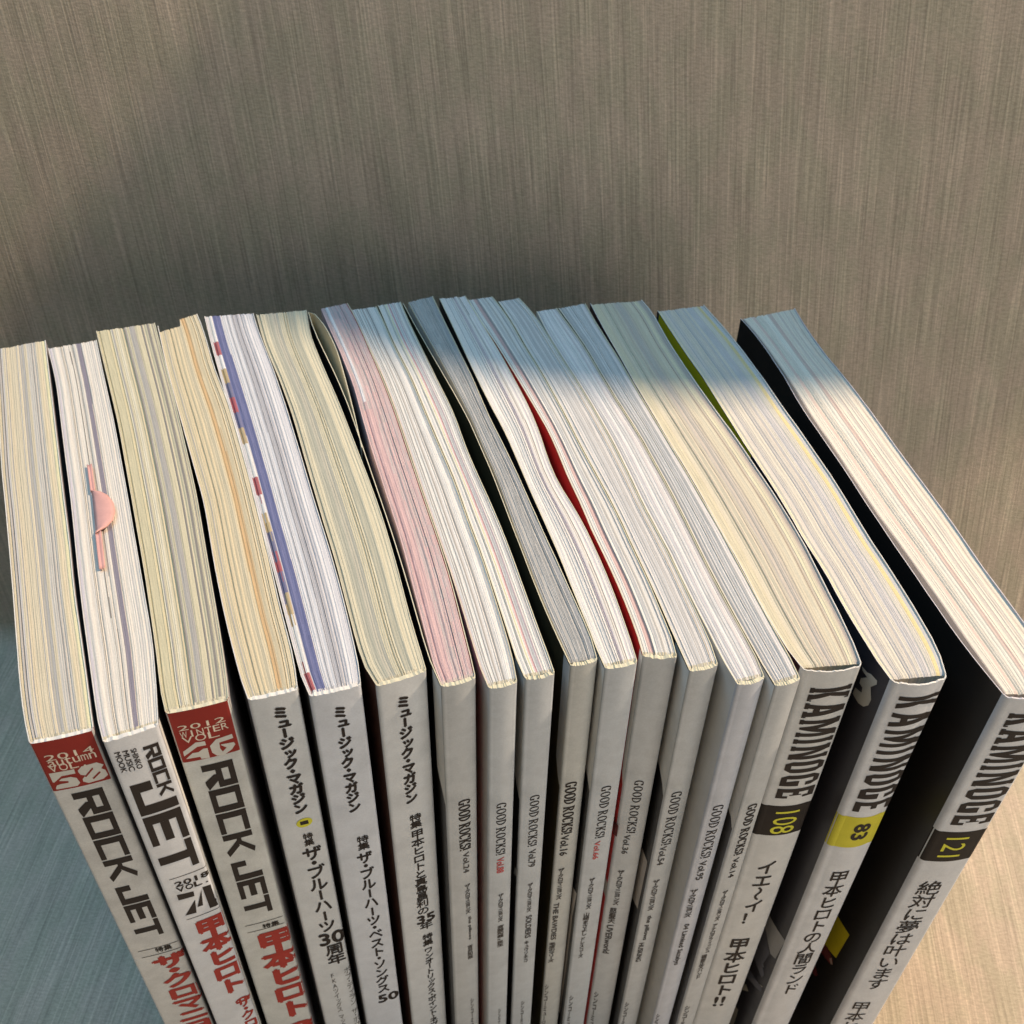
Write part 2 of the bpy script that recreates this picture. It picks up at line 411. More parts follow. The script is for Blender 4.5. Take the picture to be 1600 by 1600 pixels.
  L=[(-50.55, 289.98), (-48.37, 284.37), (-46.19, 278.75), (-44.02, 273.14), (-41.84, 267.53), (-39.67, 261.91), (-37.6, 256.25), (-35.65, 250.56), (-33.73, 244.85), (-31.91, 239.12), (-30.16, 233.35), (-28.42, 227.59), (-26.68, 221.82), (-24.94, 216.06), (-23.19, 210.3), (-21.43, 204.54), (-19.65, 198.79), (-17.87, 193.04), (-16.11, 187.28), (-14.36, 181.52), (-12.64, 175.75), (-10.99, 169.96), (-9.39, 164.16), (-7.81, 158.35), (-6.14, 152.57), (-4.03, 146.93)],
  R=[(-43.17, 292.4), (-40.97, 286.79), (-38.96, 281.1), (-37.04, 275.39), (-34.91, 269.75), (-32.66, 264.15), (-30.43, 258.55), (-28.39, 252.87), (-26.48, 247.15), (-24.57, 241.43), (-22.65, 235.72), (-20.71, 230.01), (-18.75, 224.31), (-16.78, 218.61), (-14.88, 212.88), (-13.17, 207.1), (-11.5, 201.31), (-9.78, 195.53), (-7.98, 189.77), (-6.27, 183.99), (-4.69, 178.17), (-3.16, 172.34), (-1.64, 166.5), (-0.16, 160.66), (1.12, 154.76), (2.09, 148.81)],
  T=[
   ('GR','GOOD ROCKS!',0.305,0.698,164.76,140.12,'ink',0.0),
   ('r','Vol.88',0.351,0.647,138.81,131.24,'red3',0.02),
   ('v','ザ・クロマニヨンズ',0.43,0.655,119.87,104.03,'ink2',0.03),
   ('v','斉藤和義×民生',0.425,0.704,101.75,88.74,'ink2',0.025),
   ('v','シンコー|ミュージック',0.52,0.661,45.96,32.16,'ink2',0.025),
  ],
  A=[
  ]),
 9: dict(
  L=[(-42.81, 292.77), (-40.81, 287.09), (-38.89, 281.37), (-36.98, 275.66), (-34.86, 270.01), (-32.62, 264.42), (-30.39, 258.82), (-28.34, 253.15), (-26.43, 247.43), (-24.53, 241.71), (-22.6, 236.0), (-20.66, 230.29), (-18.71, 224.59), (-16.74, 218.89), (-14.84, 213.18), (-13.12, 207.4), (-11.46, 201.6), (-9.74, 195.83), (-7.95, 190.07), (-6.23, 184.3), (-4.65, 178.48), (-3.05, 172.67), (-1.46, 166.85), (0.08, 161.02), (1.69, 155.22), (3.73, 149.55)],
  R=[(-35.94, 295.2), (-34.08, 289.45), (-32.16, 283.72), (-30.13, 278.03), (-28.06, 272.36), (-26.0, 266.68), (-23.93, 261.0), (-21.85, 255.33), (-19.75, 249.67), (-17.64, 244.0), (-15.78, 238.26), (-14.19, 232.43), (-12.52, 226.62), (-10.69, 220.87), (-8.79, 215.13), (-6.81, 209.42), (-4.83, 203.71), (-2.97, 197.97), (-1.19, 192.19), (0.49, 186.39), (2.11, 180.57), (3.72, 174.75), (5.33, 168.93), (6.97, 163.11), (8.63, 157.3), (10.22, 151.47)],
  T=[
   ('GR','GOOD ROCKS!',0.343,0.708,164.27,140.07,'ink',0.0),
   ('r','Vol.79',0.403,0.681,138.42,129.74,'ink2',0.02),
   ('v','ザ・クロマニヨンズ',0.434,0.639,121.05,104.81,'ink2',0.03),
   ('r','SOLDIERS',0.431,0.679,102.6,89.1,'ink2',0.025),
   ('v','キュウソネコ',0.417,0.62,87.38,73.47,'ink2',0.025),
   ('v','シンコーミュ|ージック',0.399,0.573,46.47,26.47,'ink2',0.025),
  ],
  A=[
   ('L',[(0.4,161.87),(1.2,162.47),(2.4,164.87),(7,170.87),(7,209.6),(0.4,209.6)],'mast'),
   ('L',[(2.09,127.03),(-0.11,129.34),(0.44,124.85),(2.96,122.34)],'artgrey'),
  ]),
 10: dict(
  L=[(-35.25, 294.16), (-33.05, 288.62), (-30.84, 283.08), (-28.6, 277.56), (-26.34, 272.04), (-24.08, 266.52), (-21.8, 261.01), (-19.51, 255.51), (-17.24, 249.99), (-15.02, 244.46), (-12.88, 238.9), (-10.95, 233.26), (-9.12, 227.58), (-7.29, 221.91), (-5.48, 216.23), (-3.79, 210.51), (-2.17, 204.77), (-0.56, 199.03), (1.09, 193.3), (2.75, 187.58), (4.38, 181.85), (6.03, 176.11), (7.75, 170.41), (9.65, 164.75), (11.57, 159.11), (13.59, 153.5)],
  R=[(-26.29, 298.85), (-24.39, 293.14), (-22.49, 287.42), (-20.55, 281.71), (-18.58, 276.02), (-16.61, 270.33), (-14.63, 264.63), (-12.68, 258.93), (-10.85, 253.19), (-9.14, 247.42), (-7.38, 241.65), (-5.44, 235.95), (-3.44, 230.27), (-1.47, 224.57), (0.45, 218.86), (2.29, 213.12), (4.07, 207.37), (5.87, 201.62), (7.68, 195.87), (9.53, 190.13), (11.4, 184.41), (13.22, 178.66), (15.04, 172.92), (16.86, 167.18), (18.49, 161.38), (19.58, 155.45)],
  P=[(-33.74, 294.94), (-31.56, 289.39), (-29.37, 283.84), (-27.15, 278.32), (-24.9, 272.8), (-22.68, 267.26), (-20.49, 261.72), (-18.35, 256.16), (-16.25, 250.58), (-14.13, 245.01), (-12.09, 239.41), (-10.26, 233.74), (-8.51, 228.04), (-6.71, 222.36), (-4.85, 216.7), (-3.17, 210.99), (-1.65, 205.22), (-0.15, 199.46), (1.44, 193.71), (3.09, 187.99), (4.69, 182.24), (6.31, 176.51), (8.04, 170.8), (9.87, 165.13), (11.8, 159.49), (13.73, 153.86)],
  T=[
   ('GB','GOOD ROCKS!',0.189,0.651,164.54,140.04,'ink',0.0),
   ('r','Vol.16',0.204,0.521,139.58,129.49,'ink',0.02),
   ('v','ザ・クロマニヨンズ',0.213,0.461,122.81,105.31,'ink2',0.03),
   ('r','THE BAWDIES',0.143,0.377,103.35,80.96,'ink2',0.025),
   ('v','毛皮のマリーズ',0.094,0.383,79.18,65.88,'ink2',0.025),
   ('v','シンコーミュージ|ック',0.053,0.254,50.75,18.63,'ink2',0.025),
  ],
  A=[
   ('L',[(0.4,162.02),(1.2,162.62),(2.4,165.02),(4.2,171.02),(4.2,209.6),(0.4,209.6)],'mast'),
  ]),
 11: dict(
  L=[(-24.21, 297.49), (-22.29, 291.75), (-20.38, 286.0), (-18.51, 280.24), (-16.66, 274.47), (-14.79, 268.71), (-12.92, 262.94), (-11.03, 257.19), (-9.1, 251.44), (-7.14, 245.71), (-5.05, 240.02), (-2.94, 234.35), (-1.09, 228.58), (0.63, 222.77), (2.35, 216.96), (4.09, 211.16), (5.85, 205.36), (7.64, 199.57), (9.44, 193.79), (11.2, 187.99), (12.85, 182.16), (14.38, 176.3), (16.04, 170.48), (17.74, 164.66), (19.28, 158.8), (21.08, 153.02)],
  R=[(-16.14, 299.29), (-13.9, 293.66), (-11.7, 288.03), (-9.53, 282.37), (-7.33, 276.74), (-5.12, 271.1), (-3.09, 265.4), (-1.14, 259.67), (0.86, 253.96), (2.82, 248.23), (4.62, 242.45), (6.19, 236.61), (7.53, 230.7), (8.74, 224.77), (10.1, 218.87), (11.88, 213.09), (14.15, 207.48), (16.46, 201.89), (18.43, 196.17), (20.2, 190.38), (21.87, 184.56), (23.4, 178.7), (24.77, 172.81), (26.03, 166.89), (27.26, 160.96), (28.3, 155.0)],
  T=[
   ('GR','GOOD ROCKS!',0.342,0.688,163.64,139.0,'ink',0.0),
   ('r','Vol.66',0.353,0.554,137.58,128.56,'red3',0.02),
   ('v','ザ・クロマニヨンズ',0.33,0.54,118.51,100.83,'ink2',0.03),
   ('v','山崎まさよし',0.284,0.514,98.87,84.68,'ink2',0.025),
   ('v','ドレスコーズ',0.281,0.472,83.79,70.13,'ink2',0.025),
   ('v','シンコーミュ|ージック',0.124,0.301,44.01,19.99,'ink2',0.025),
  ],
  A=[
   ('L',[(0.4,160.81),(1.2,161.41),(2.4,163.81),(7,169.81),(7,209.6),(0.4,209.6)],'mast'),
   ('L',[(6.26,105.7),(1.21,108.26),(2.48,93.4),(2.57,62.83),(3.54,22.26),(8.46,18.32),(8.9,60.39),(7.82,92.73)],'artwarm'),
  ]),
 12: dict(
  L=[(-15.24, 297.15), (-13.23, 291.6), (-11.11, 286.08), (-8.79, 280.64), (-6.5, 275.2), (-4.29, 269.71), (-2.13, 264.21), (0.01, 258.7), (2.1, 253.17), (4.15, 247.63), (6.23, 242.09), (8.25, 236.54), (10.04, 230.91), (11.65, 225.22), (13.07, 219.48), (14.56, 213.76), (16.32, 208.12), (17.89, 202.42), (19.4, 196.71), (21.11, 191.05), (22.87, 185.41), (24.52, 179.73), (25.98, 174.01), (27.38, 168.26), (28.61, 162.48), (29.53, 156.64)],
  R=[(-7.75, 299.28), (-5.08, 293.92), (-2.74, 288.4), (-0.64, 282.79), (1.23, 277.1), (3.21, 271.45), (5.38, 265.86), (7.44, 260.24), (9.38, 254.57), (11.31, 248.89), (13.15, 243.19), (14.91, 237.46), (16.65, 231.73), (18.4, 226.0), (20.28, 220.31), (22.2, 214.64), (24.08, 208.94), (25.84, 203.22), (27.45, 197.45), (28.99, 191.66), (30.6, 185.89), (32.26, 180.13), (33.66, 174.3), (35.01, 168.47), (36.36, 162.63), (37.12, 156.69)],
  T=[
   ('GR','GOOD ROCKS!',0.34,0.65,162.4,137.22,'ink',0.0),
   ('r','Vol.36',0.295,0.5,136.46,126.78,'ink2',0.02),
   ('v','ザ・クロマニヨンズ',0.275,0.498,118.13,98.11,'ink2',0.03),
   ('v','怒髪天',0.211,0.462,96.33,86.91,'ink2',0.025),
   ('r','UVERworld',0.197,0.439,85.71,67.33,'ink2',0.025),
   ('v','シンコーミュ|ージック',0.112,0.303,39.86,12.45,'ink2',0.025),
  ],
  A=[
   ('L',[(0.4,158.64),(1.2,159.24),(2.4,161.64),(3.0,167.64),(3.0,209.6),(0.4,209.6)],'mast'),
   ('L',[(3.98,107.86),(0.81,108.31),(0.4,100.93),(4.35,99.98)],'artwarm'),
   ('L',[(2.42,138.7),(-1.05,142.07),(-1.14,136.8),(2.22,132.76)],'artskin'),
  ]),
 13: dict(
  L=[(-5.93, 296.47), (-3.61, 290.9), (-1.38, 285.3), (0.57, 279.6), (2.47, 273.88), (4.61, 268.24), (6.75, 262.6), (8.73, 256.91), (10.68, 251.2), (12.57, 245.48), (14.36, 239.72), (16.12, 233.95), (17.86, 228.18), (19.7, 222.44), (21.63, 216.73), (23.54, 211.01), (25.36, 205.26), (27.03, 199.47), (28.59, 193.64), (30.16, 187.83), (31.86, 182.04), (33.43, 176.22), (34.89, 170.37), (36.36, 164.52), (37.86, 158.68), (39.42, 152.86)],
  R=[(0.63, 298.91), (3.59, 293.62), (6.09, 288.11), (8.23, 282.45), (10.28, 276.75), (12.28, 271.03), (14.33, 265.33), (16.45, 259.66), (18.53, 253.97), (20.48, 248.24), (22.4, 242.49), (24.27, 236.73), (26.08, 230.96), (27.76, 225.14), (29.36, 219.29), (30.86, 213.43), (32.36, 207.56), (34.06, 201.75), (35.83, 195.96), (37.57, 190.16), (39.15, 184.31), (40.65, 178.44), (42.15, 172.57), (43.64, 166.7), (44.98, 160.8), (45.9, 154.81)],
  T=[
   ('GR','GOOD ROCKS!',0.245,0.65,162.3,136.71,'ink',0.0),
   ('r','Vol.54',0.244,0.497,136.37,126.77,'ink2',0.02),
   ('v','ザ・クロマニヨンズ',0.239,0.503,118.84,101.33,'ink2',0.03),
   ('r','the pillows',0.259,0.505,98.23,83.16,'ink2',0.025),
   ('r','HUSKING',0.196,0.418,81.39,69.11,'ink2',0.025),
   ('v','シンコーミ|ュージック',0.099,0.305,40.33,21.49,'ink2',0.025),
  ],
  A=[
   ('L',[(0.4,159.82),(1.2,160.42),(2.4,162.82),(9,168.82),(9,209.6),(0.4,209.6)],'mast'),
   ('L',[(6.51,125.28),(2.23,125.24),(2.16,122.03),(2.5,98.38),(7.62,96.13),(8.86,110.15)],'artwarm'),
  ]),
 14: dict(
  L=[(6.02, 291.64), (7.6, 285.91), (9.25, 280.2), (11.16, 274.56), (13.16, 268.96), (15.2, 263.37), (17.3, 257.81), (19.29, 252.2), (21.19, 246.57), (23.06, 240.92), (24.88, 235.26), (26.63, 229.58), (28.25, 223.85), (29.81, 218.11), (31.26, 212.34), (32.76, 206.59), (34.45, 200.89), (36.19, 195.2), (37.89, 189.5), (39.41, 183.75), (40.89, 177.99), (42.42, 172.24), (44.11, 166.54), (45.72, 160.81), (47.36, 155.1), (49.4, 149.51)],
  R=[(12.33, 293.67), (14.56, 288.16), (16.79, 282.64), (18.99, 277.12), (20.98, 271.51), (22.77, 265.84), (24.56, 260.17), (26.39, 254.51), (28.24, 248.85), (30.19, 243.23), (32.21, 237.64), (34.05, 231.98), (35.73, 226.28), (37.41, 220.57), (39.08, 214.86), (40.67, 209.13), (42.21, 203.38), (43.64, 197.61), (45.04, 191.83), (46.51, 186.06), (48.02, 180.31), (49.62, 174.58), (51.3, 168.87), (52.97, 163.17), (54.58, 157.44), (55.62, 151.59)],
  T=[
   ('GR','GOOD ROCKS!',0.237,0.662,162.22,136.62,'ink',0.0),
   ('r','Vol.95',0.277,0.562,135.32,125.6,'ink2',0.02),
   ('v','ザ・クロマニヨンズ',0.194,0.494,120.53,104.68,'ink2',0.03),
   ('r','04 Limited Sazabys',0.244,0.531,100.53,74.81,'ink2',0.025),
   ('v','シンコ|ーミュージック',0.082,0.266,40.01,30.5,'ink2',0.025),
  ],
  A=[
  ]),
 15: dict(
  L=[(12.73, 293.69), (14.93, 288.06), (17.14, 282.43), (19.31, 276.78), (21.28, 271.07), (23.09, 265.3), (24.92, 259.53), (26.78, 253.78), (28.66, 248.03), (30.66, 242.32), (32.7, 236.63), (34.52, 230.86), (36.22, 225.06), (37.94, 219.26), (39.61, 213.45), (41.21, 207.62), (42.75, 201.77), (44.18, 195.89), (45.62, 190.02), (47.13, 184.16), (48.69, 178.32), (50.35, 172.51), (52.07, 166.71), (53.82, 160.92), (55.53, 155.12), (57.5, 149.4)],
  R=[(21.3, 296.54), (22.93, 290.72), (24.62, 284.92), (26.51, 279.18), (28.47, 273.46), (30.27, 267.69), (31.97, 261.9), (33.7, 256.1), (35.45, 250.32), (37.23, 244.54), (38.99, 238.76), (40.74, 232.98), (42.51, 227.2), (44.3, 221.42), (46.05, 215.64), (47.72, 209.83), (49.42, 204.03), (51.13, 198.24), (52.67, 192.39), (54.18, 186.54), (55.77, 180.71), (57.3, 174.86), (58.83, 169.01), (60.45, 163.19), (62.11, 157.38), (63.35, 151.47)],
  T=[
   ('GB','GOOD ROCKS!',0.317,0.729,162.71,138.29,'ink',0.0),
   ('r','Vol.14',0.364,0.628,137.02,126.93,'ink',0.02),
   ('v','ザ・クロマニヨンズ',0.327,0.567,119.97,102.63,'ink2',0.03),
   ('v','アナログフィッシュ',0.302,0.552,100.95,82.88,'ink2',0.025),
   ('v','磯部正文バンド',0.236,0.484,81.91,65.58,'ink2',0.025),
   ('v','シンコーミ|ュージック',0.131,0.41,46.58,30.77,'ink2',0.025),
  ],
  A=[
   ('L',[(0.4,150.86),(1.2,151.46),(2.4,153.86),(12,159.86),(12,209.6),(0.4,209.6)],'mast'),
  ]),
 16: dict(
  L=[(22.69, 296.6), (24.18, 290.84), (25.69, 285.07), (27.28, 279.33), (28.96, 273.62), (30.63, 267.9), (32.22, 262.16), (33.81, 256.42), (35.51, 250.71), (37.28, 245.02), (38.98, 239.32), (40.66, 233.6), (42.39, 227.9), (44.18, 222.22), (45.94, 216.53), (47.58, 210.8), (49.16, 205.06), (50.75, 199.32), (52.33, 193.58), (53.92, 187.84), (55.44, 182.08), (56.89, 176.3), (58.38, 170.53), (60.05, 164.82), (61.92, 159.16), (64.44, 153.77)],
  R=[(38.96, 299.45), (41.21, 293.91), (42.86, 288.16), (44.18, 282.33), (45.64, 276.54), (47.33, 270.8), (49.08, 265.08), (50.9, 259.39), (52.76, 253.7), (54.66, 248.03), (56.6, 242.37), (58.58, 236.73), (60.48, 231.06), (62.24, 225.35), (63.98, 219.62), (65.84, 213.94), (67.48, 208.19), (69.01, 202.41), (70.48, 196.62), (71.79, 190.78), (72.84, 184.89), (73.96, 179.02), (75.11, 173.15), (76.15, 167.26), (77.06, 161.35), (77.53, 155.39)],
  T=[
   ('KA','KAMINOGE',0.192,0.921,204.37,159.46,'ink',0.0),
   ('b',[(0.0,142.34),(1.0,156.36)],'black'),
   ('r','108',0.292,0.773,153.63,143.21,'yellow',0.0),
   ('v','イエ～イ！',0.298,0.684,129.36,93.45,'ink',0.02),
   ('v','甲本ヒロト',0.233,0.689,84.53,45.29,'ink',0.025),
   ('h','!!',0.323,0.57,44.14,37.34,'ink',0.02),
  ],
  A=[
  ]),
 17: dict(
  L=[(43.29, 293.55), (44.97, 287.86), (46.64, 282.17), (48.33, 276.49), (50.04, 270.81), (51.84, 265.15), (53.67, 259.51), (55.32, 253.82), (56.82, 248.08), (58.38, 242.35), (59.95, 236.63), (61.49, 230.91), (63.18, 225.22), (64.89, 219.54), (66.54, 213.84), (68.12, 208.13), (69.5, 202.36), (70.78, 196.57), (72.35, 190.85), (74.03, 185.16), (75.34, 179.38), (76.57, 173.57), (78.02, 167.82), (79.56, 162.1), (81.18, 156.39), (83.27, 150.84)],
  R=[(58.1, 297.38), (60.31, 291.79), (62.51, 286.2), (64.64, 280.58), (66.57, 274.89), (68.36, 269.15), (70.12, 263.4), (71.8, 257.64), (73.32, 251.82), (74.89, 246.02), (76.65, 240.28), (78.34, 234.51), (79.92, 228.71), (81.5, 222.92), (83.06, 217.11), (84.4, 211.26), (85.63, 205.37), (86.86, 199.49), (88.22, 193.64), (89.78, 187.84), (91.21, 182.0), (92.57, 176.15), (93.82, 170.27), (94.94, 164.37), (95.61, 158.4), (95.29, 152.4)],
  T=[
   ('KS','KAMINOGE',0.19,0.997,206.13,159.11,'ink',0.0),
   ('b',[(0.0,142.55),(1.0,156.94)],'yellowband'),
   ('r','83',0.387,0.717,153.56,146.37,'ink',0.04),
   ('v','甲本ヒロトの人間ランド',0.295,0.724,130.46,54.67,'ink',0.012),
  ],
  A=[
   ('L',[(10.46,203.64),(8.28,204.09),(6.96,205.12),(4.61,205.63),(4.34,204.58),(5.69,202.07),(4.25,199.19),(4.42,196.88),(5.57,194.88),(7.47,193.75),(10.26,193.78),(10.1,196.29),(8.31,197.1),(7.68,197.49),(8.01,198.93),(9.42,198.81),(9.48,200.58),(7.72,202.97),(9.79,202.84)],'artcream'),
   ('L',[(12.3,84.49),(1.45,86.99),(2.34,73.42),(4.77,71.94),(11.41,78.21)],'artgrey'),
   ('L',[(11.41,78.21),(12.7,74.9),(12.88,57.54),(4.72,55.86),(3.85,58.6),(5.95,62.07),(5.0,71.46)],'artslate'),
   ('L',[(10.84,68.3),(11.28,64.96),(5.5,58.83),(5.34,61.7)],'artgrey'),
   ('L',[(12.25,47.78),(12.94,41.01),(2.83,49.15),(2.69,52.12)],'artslate'),
   ('L',[(12.7,32.94),(9.8,39.36),(7.77,38.47),(12.82,29.43)],'artcream'),
   ('L',[(6.25,49.47),(2.97,52.8),(3.21,50.06),(6.07,46.76)],'artcream'),
   ('L',[(11.87,19.24),(9.1,20.86),(8.72,9.91),(11.2,-0.23),(11.73,6.71)],'artcream'),
   ('L',[(9.67,149.26),(10.29,149.39),(10.29,150.04),(9.77,150.04)],'artdim'),
   ('L',[(9.65,148.61),(10.19,148.7),(10.19,149.15),(9.74,149.15)],'artdim'),
   ('L',[(9.85,147.33),(10.43,147.45),(10.43,148.05),(9.95,148.05)],'artdim'),
   ('L',[(10.14,146.0),(10.84,146.09),(10.84,146.58),(10.26,146.58)],'artdim'),
   ('L',[(10.12,145.02),(10.92,145.14),(10.92,145.74),(10.26,145.74)],'artdim'),
   ('L',[(10.13,144.28),(10.77,144.4),(10.77,144.96),(10.24,144.96)],'artdim'),
   ('L',[(10.43,143.15),(11.07,143.2),(11.07,143.41),(10.53,143.41)],'artdim'),
   ('L',[(10.48,142.1),(11.12,142.18),(11.12,142.56),(10.58,142.56)],'artdim'),
   ('L',[(10.62,140.83),(11.42,140.92),(11.42,141.39),(10.76,141.39)],'artdim'),
   ('L',[(11.0,139.5),(11.52,139.61),(11.52,140.2),(11.09,140.2)],'artdim'),
   ('L',[(11.36,138.02),(11.9,138.13),(11.9,138.7),(11.45,138.7)],'artdim'),
   ('L',[(11.25,137.27),(11.85,137.38),(11.85,137.93),(11.35,137.93)],'artdim'),
   ('L',[(11.6,135.55),(12.48,135.67),(12.48,136.27),(11.75,136.27)],'artdim'),
   ('L',[(11.8,134.31),(12.72,134.42),(12.72,134.99),(11.96,134.99)],'artdim'),
   ('L',[(11.77,133.54),(12.69,133.62),(12.69,134.06),(11.93,134.06)],'artdim'),
  ]),
 18: dict(
  L=[(68.47, 290.05), (70.58, 284.53), (72.49, 278.95), (74.02, 273.25), (75.46, 267.52), (76.86, 261.78), (77.98, 255.98), (78.97, 250.16), (80.26, 244.4), (81.75, 238.69), (83.31, 232.99), (84.74, 227.26), (86.23, 221.55), (87.61, 215.81), (88.9, 210.04), (90.37, 204.32), (91.77, 198.59), (93.14, 192.84), (94.68, 187.14), (96.22, 181.44), (97.64, 175.71), (99.16, 170.0), (100.8, 164.33), (102.54, 158.69), (104.55, 153.14), (106.59, 147.59)],
  R=[(86.23, 296.77), (87.15, 290.76), (88.24, 284.78), (89.6, 278.85), (91.13, 272.96), (92.91, 267.15), (94.7, 261.33), (96.39, 255.49), (97.96, 249.61), (99.42, 243.71), (100.8, 237.78), (102.16, 231.86), (103.61, 225.95), (105.11, 220.06), (106.62, 214.16), (108.11, 208.27), (109.55, 202.36), (110.84, 196.41), (112.03, 190.45), (113.43, 184.53), (114.94, 178.64), (116.42, 172.74), (117.9, 166.84), (119.27, 160.91), (120.16, 154.9), (120.0, 148.83)],
  P=[(69.3, 290.43), (71.39, 284.92), (73.29, 279.34), (74.89, 273.67), (76.43, 267.98), (77.94, 262.28), (79.23, 256.53), (80.36, 250.75), (81.59, 244.98), (82.97, 239.25), (84.5, 233.56), (85.92, 227.84), (87.25, 222.1), (88.67, 216.38), (90.06, 210.65), (91.45, 204.92), (93.05, 199.25), (94.73, 193.6), (96.32, 187.92), (97.88, 182.24), (99.42, 176.55), (100.87, 170.84), (102.33, 165.13), (103.9, 159.44), (105.5, 153.77), (107.16, 148.12)],
  T=[
   ('KA','KAMINOGE',0.175,0.923,205.05,159.15,'ink',0.0),
   ('b',[(0.0,142.01),(1.0,156.25)],'black'),
   ('r','121',0.248,0.677,153.6,144.3,'yellow',0.0),
   ('v','絶対に夢は叶います',0.22,0.671,131.91,66.3,'ink',0.004),
   ('v','甲本ヒ|ロト',0.16,0.58,57.34,35.52,'ink',0.004),
  ],
  A=[
   ('L',[(16.87,81.79),(9.44,82.88),(10.2,66.09),(17.56,62.31)],'artyellow'),
   ('L',[(17.56,62.31),(14.54,64.33),(10.8,63.13),(10.25,61.16),(11.32,59.94),(16.16,57.55),(17.66,57.96)],'artskin'),
   ('L',[(18.35,50.48),(13.51,46.8),(14.16,44.52),(18.53,43.14)],'artskin2'),
   ('L',[(12.18,61.61),(11.61,63.51),(10.16,61.69),(10.79,60.5)],'artnail'),
  ]),
}
FLAP = [(-63.67, 288.73), (-61.57, 281.9), (-59.01, 275.22), (-56.25, 268.63), (-53.45, 262.05), (-50.67, 255.47), (-48.05, 248.82), (-45.56, 242.12), (-43.25, 235.35), (-40.97, 228.58), (-38.69, 221.8), (-36.42, 215.02), (-34.14, 208.25), (-31.85, 201.48), (-29.58, 194.7), (-27.41, 187.89), (-25.28, 181.06), (-23.21, 174.22), (-21.18, 167.37), (-19.16, 160.51), (-16.97, 153.71), (-14.14, 147.14)]
FOLD = [(-63.67, 288.73), (-61.22, 287.12), (-59.34, 284.43), (-57.67, 281.6), (-56.24, 278.65), (-54.87, 275.66), (-53.63, 272.62), (-52.43, 269.57), (-51.39, 266.45), (-50.42, 263.32), (-49.47, 260.17), (-48.54, 257.02), (-47.62, 253.87), (-46.73, 250.71), (-45.83, 247.55), (-44.96, 244.39), (-44.08, 241.22), (-43.22, 238.05), (-42.39, 234.88), (-41.57, 231.7), (-40.74, 228.52), (-39.91, 225.34)]
MARK = {'strip': [[(-109.48, 215.04), (-108.18, 215.27), (-104.43, 205.36), (-105.61, 204.87)], [(-100.37, 190.51), (-98.87, 190.97), (-94.59, 179.13), (-96.04, 178.69)]], 'disc': [(-105.34, 205.0), (-103.02, 204.9), (-100.73, 203.56), (-98.61, 200.83), (-97.38, 197.85), (-97.04, 194.89), (-97.79, 192.52), (-99.99, 190.05)]}


# ---------------------------------------------------------------- the surface and the wall behind
LINEN = linen_mat()


def build_setting():
    yaw = math.radians(-4.6)
    # a frame standing on the foot of the wall: x along the wall, y out towards the back
    base = Vector((-0.2336, 0.3330, 0.0))
    ax = Vector((math.cos(yaw), math.sin(yaw), 0))
    ay = Vector((-math.sin(yaw), math.cos(yaw), 0))
    lean = math.radians(11.0)
    up = ay * math.sin(lean) + Vector((0, 0, 1)) * math.cos(lean)
    r = 0.012

    def sheet(name, prof, label):
        vs, fs, uvs = [], [], []
        X0, X1 = -1.3, 1.9
        for p, d in prof:
            for x in (X0, X1):
                vs.append(base + ax * x + p)
                uvs.append(((x + (0.115 * d if name == 'wall' else 0.0)) * 1000.0, d * 1000.0))
        for i in range(len(prof) - 1):
            fs.append((2 * i, 2 * i + 1, 2 * i + 3, 2 * i + 2))
        o = mesh(name, vs, fs, [LINEN], smooth=[True] * len(fs))
        uv = o.data.uv_layers.new(name='UVMap')
        for lp in o.data.loops:
            uv.data[lp.index].uv = uvs[lp.vertex_index]
        o['kind'] = 'structure'
        o['label'] = label
        return o

    # floor runs up to the start of the little cove
    sheet('floor', [(ay * -1.6, -1.6), (ay * -0.6, -0.6), (ay * -r, -r)], 'flat beige surface with a woven streaky texture under the magazines')
    ang = math.pi / 2 - lean
    prof = []
    cen = ay * -r + Vector((0, 0, 1)) * r * 1.0
    d = -r
    last = None
    k = 8
    for i in range(k + 1):
        a = ang * i / k
        p = cen + ay * (r * math.sin(a)) - Vector((0, 0, 1)) * (r * math.cos(a))
        if last is not None:
            d += (p - last).length
        last = p
        prof.append((p, d))
    prof.append((last + up * 0.42, d + 0.42))
    sheet('wall', prof, 'upright beige board with a woven streaky texture leaning back behind the magazines')


build_setting()

# ---------------------------------------------------------------- glyphs
_fc = bpy.data.curves.new('lettering_source', 'FONT')
_fo = bpy.data.objects.new('lettering_source', _fc)
COL.objects.link(_fo)
_fc.resolution_u = 3
_cache = {}


def glyph(ch):
    key = ch
    if key not in _cache:
        _fc.body = ch
        bpy.context.view_layer.update()
        ev = _fo.evaluated_get(bpy.context.evaluated_depsgraph_get())
        me = ev.to_mesh()
        _cache[key] = ([(v.co.x, v.co.y) for v in me.vertices], [tuple(p.vertices) for p in me.polygons])
        ev.to_mesh_clear()
    return _cache[key]


def rect(a, b, c, d):
    return [(a, b), (c, b), (c, d), (a, d)]


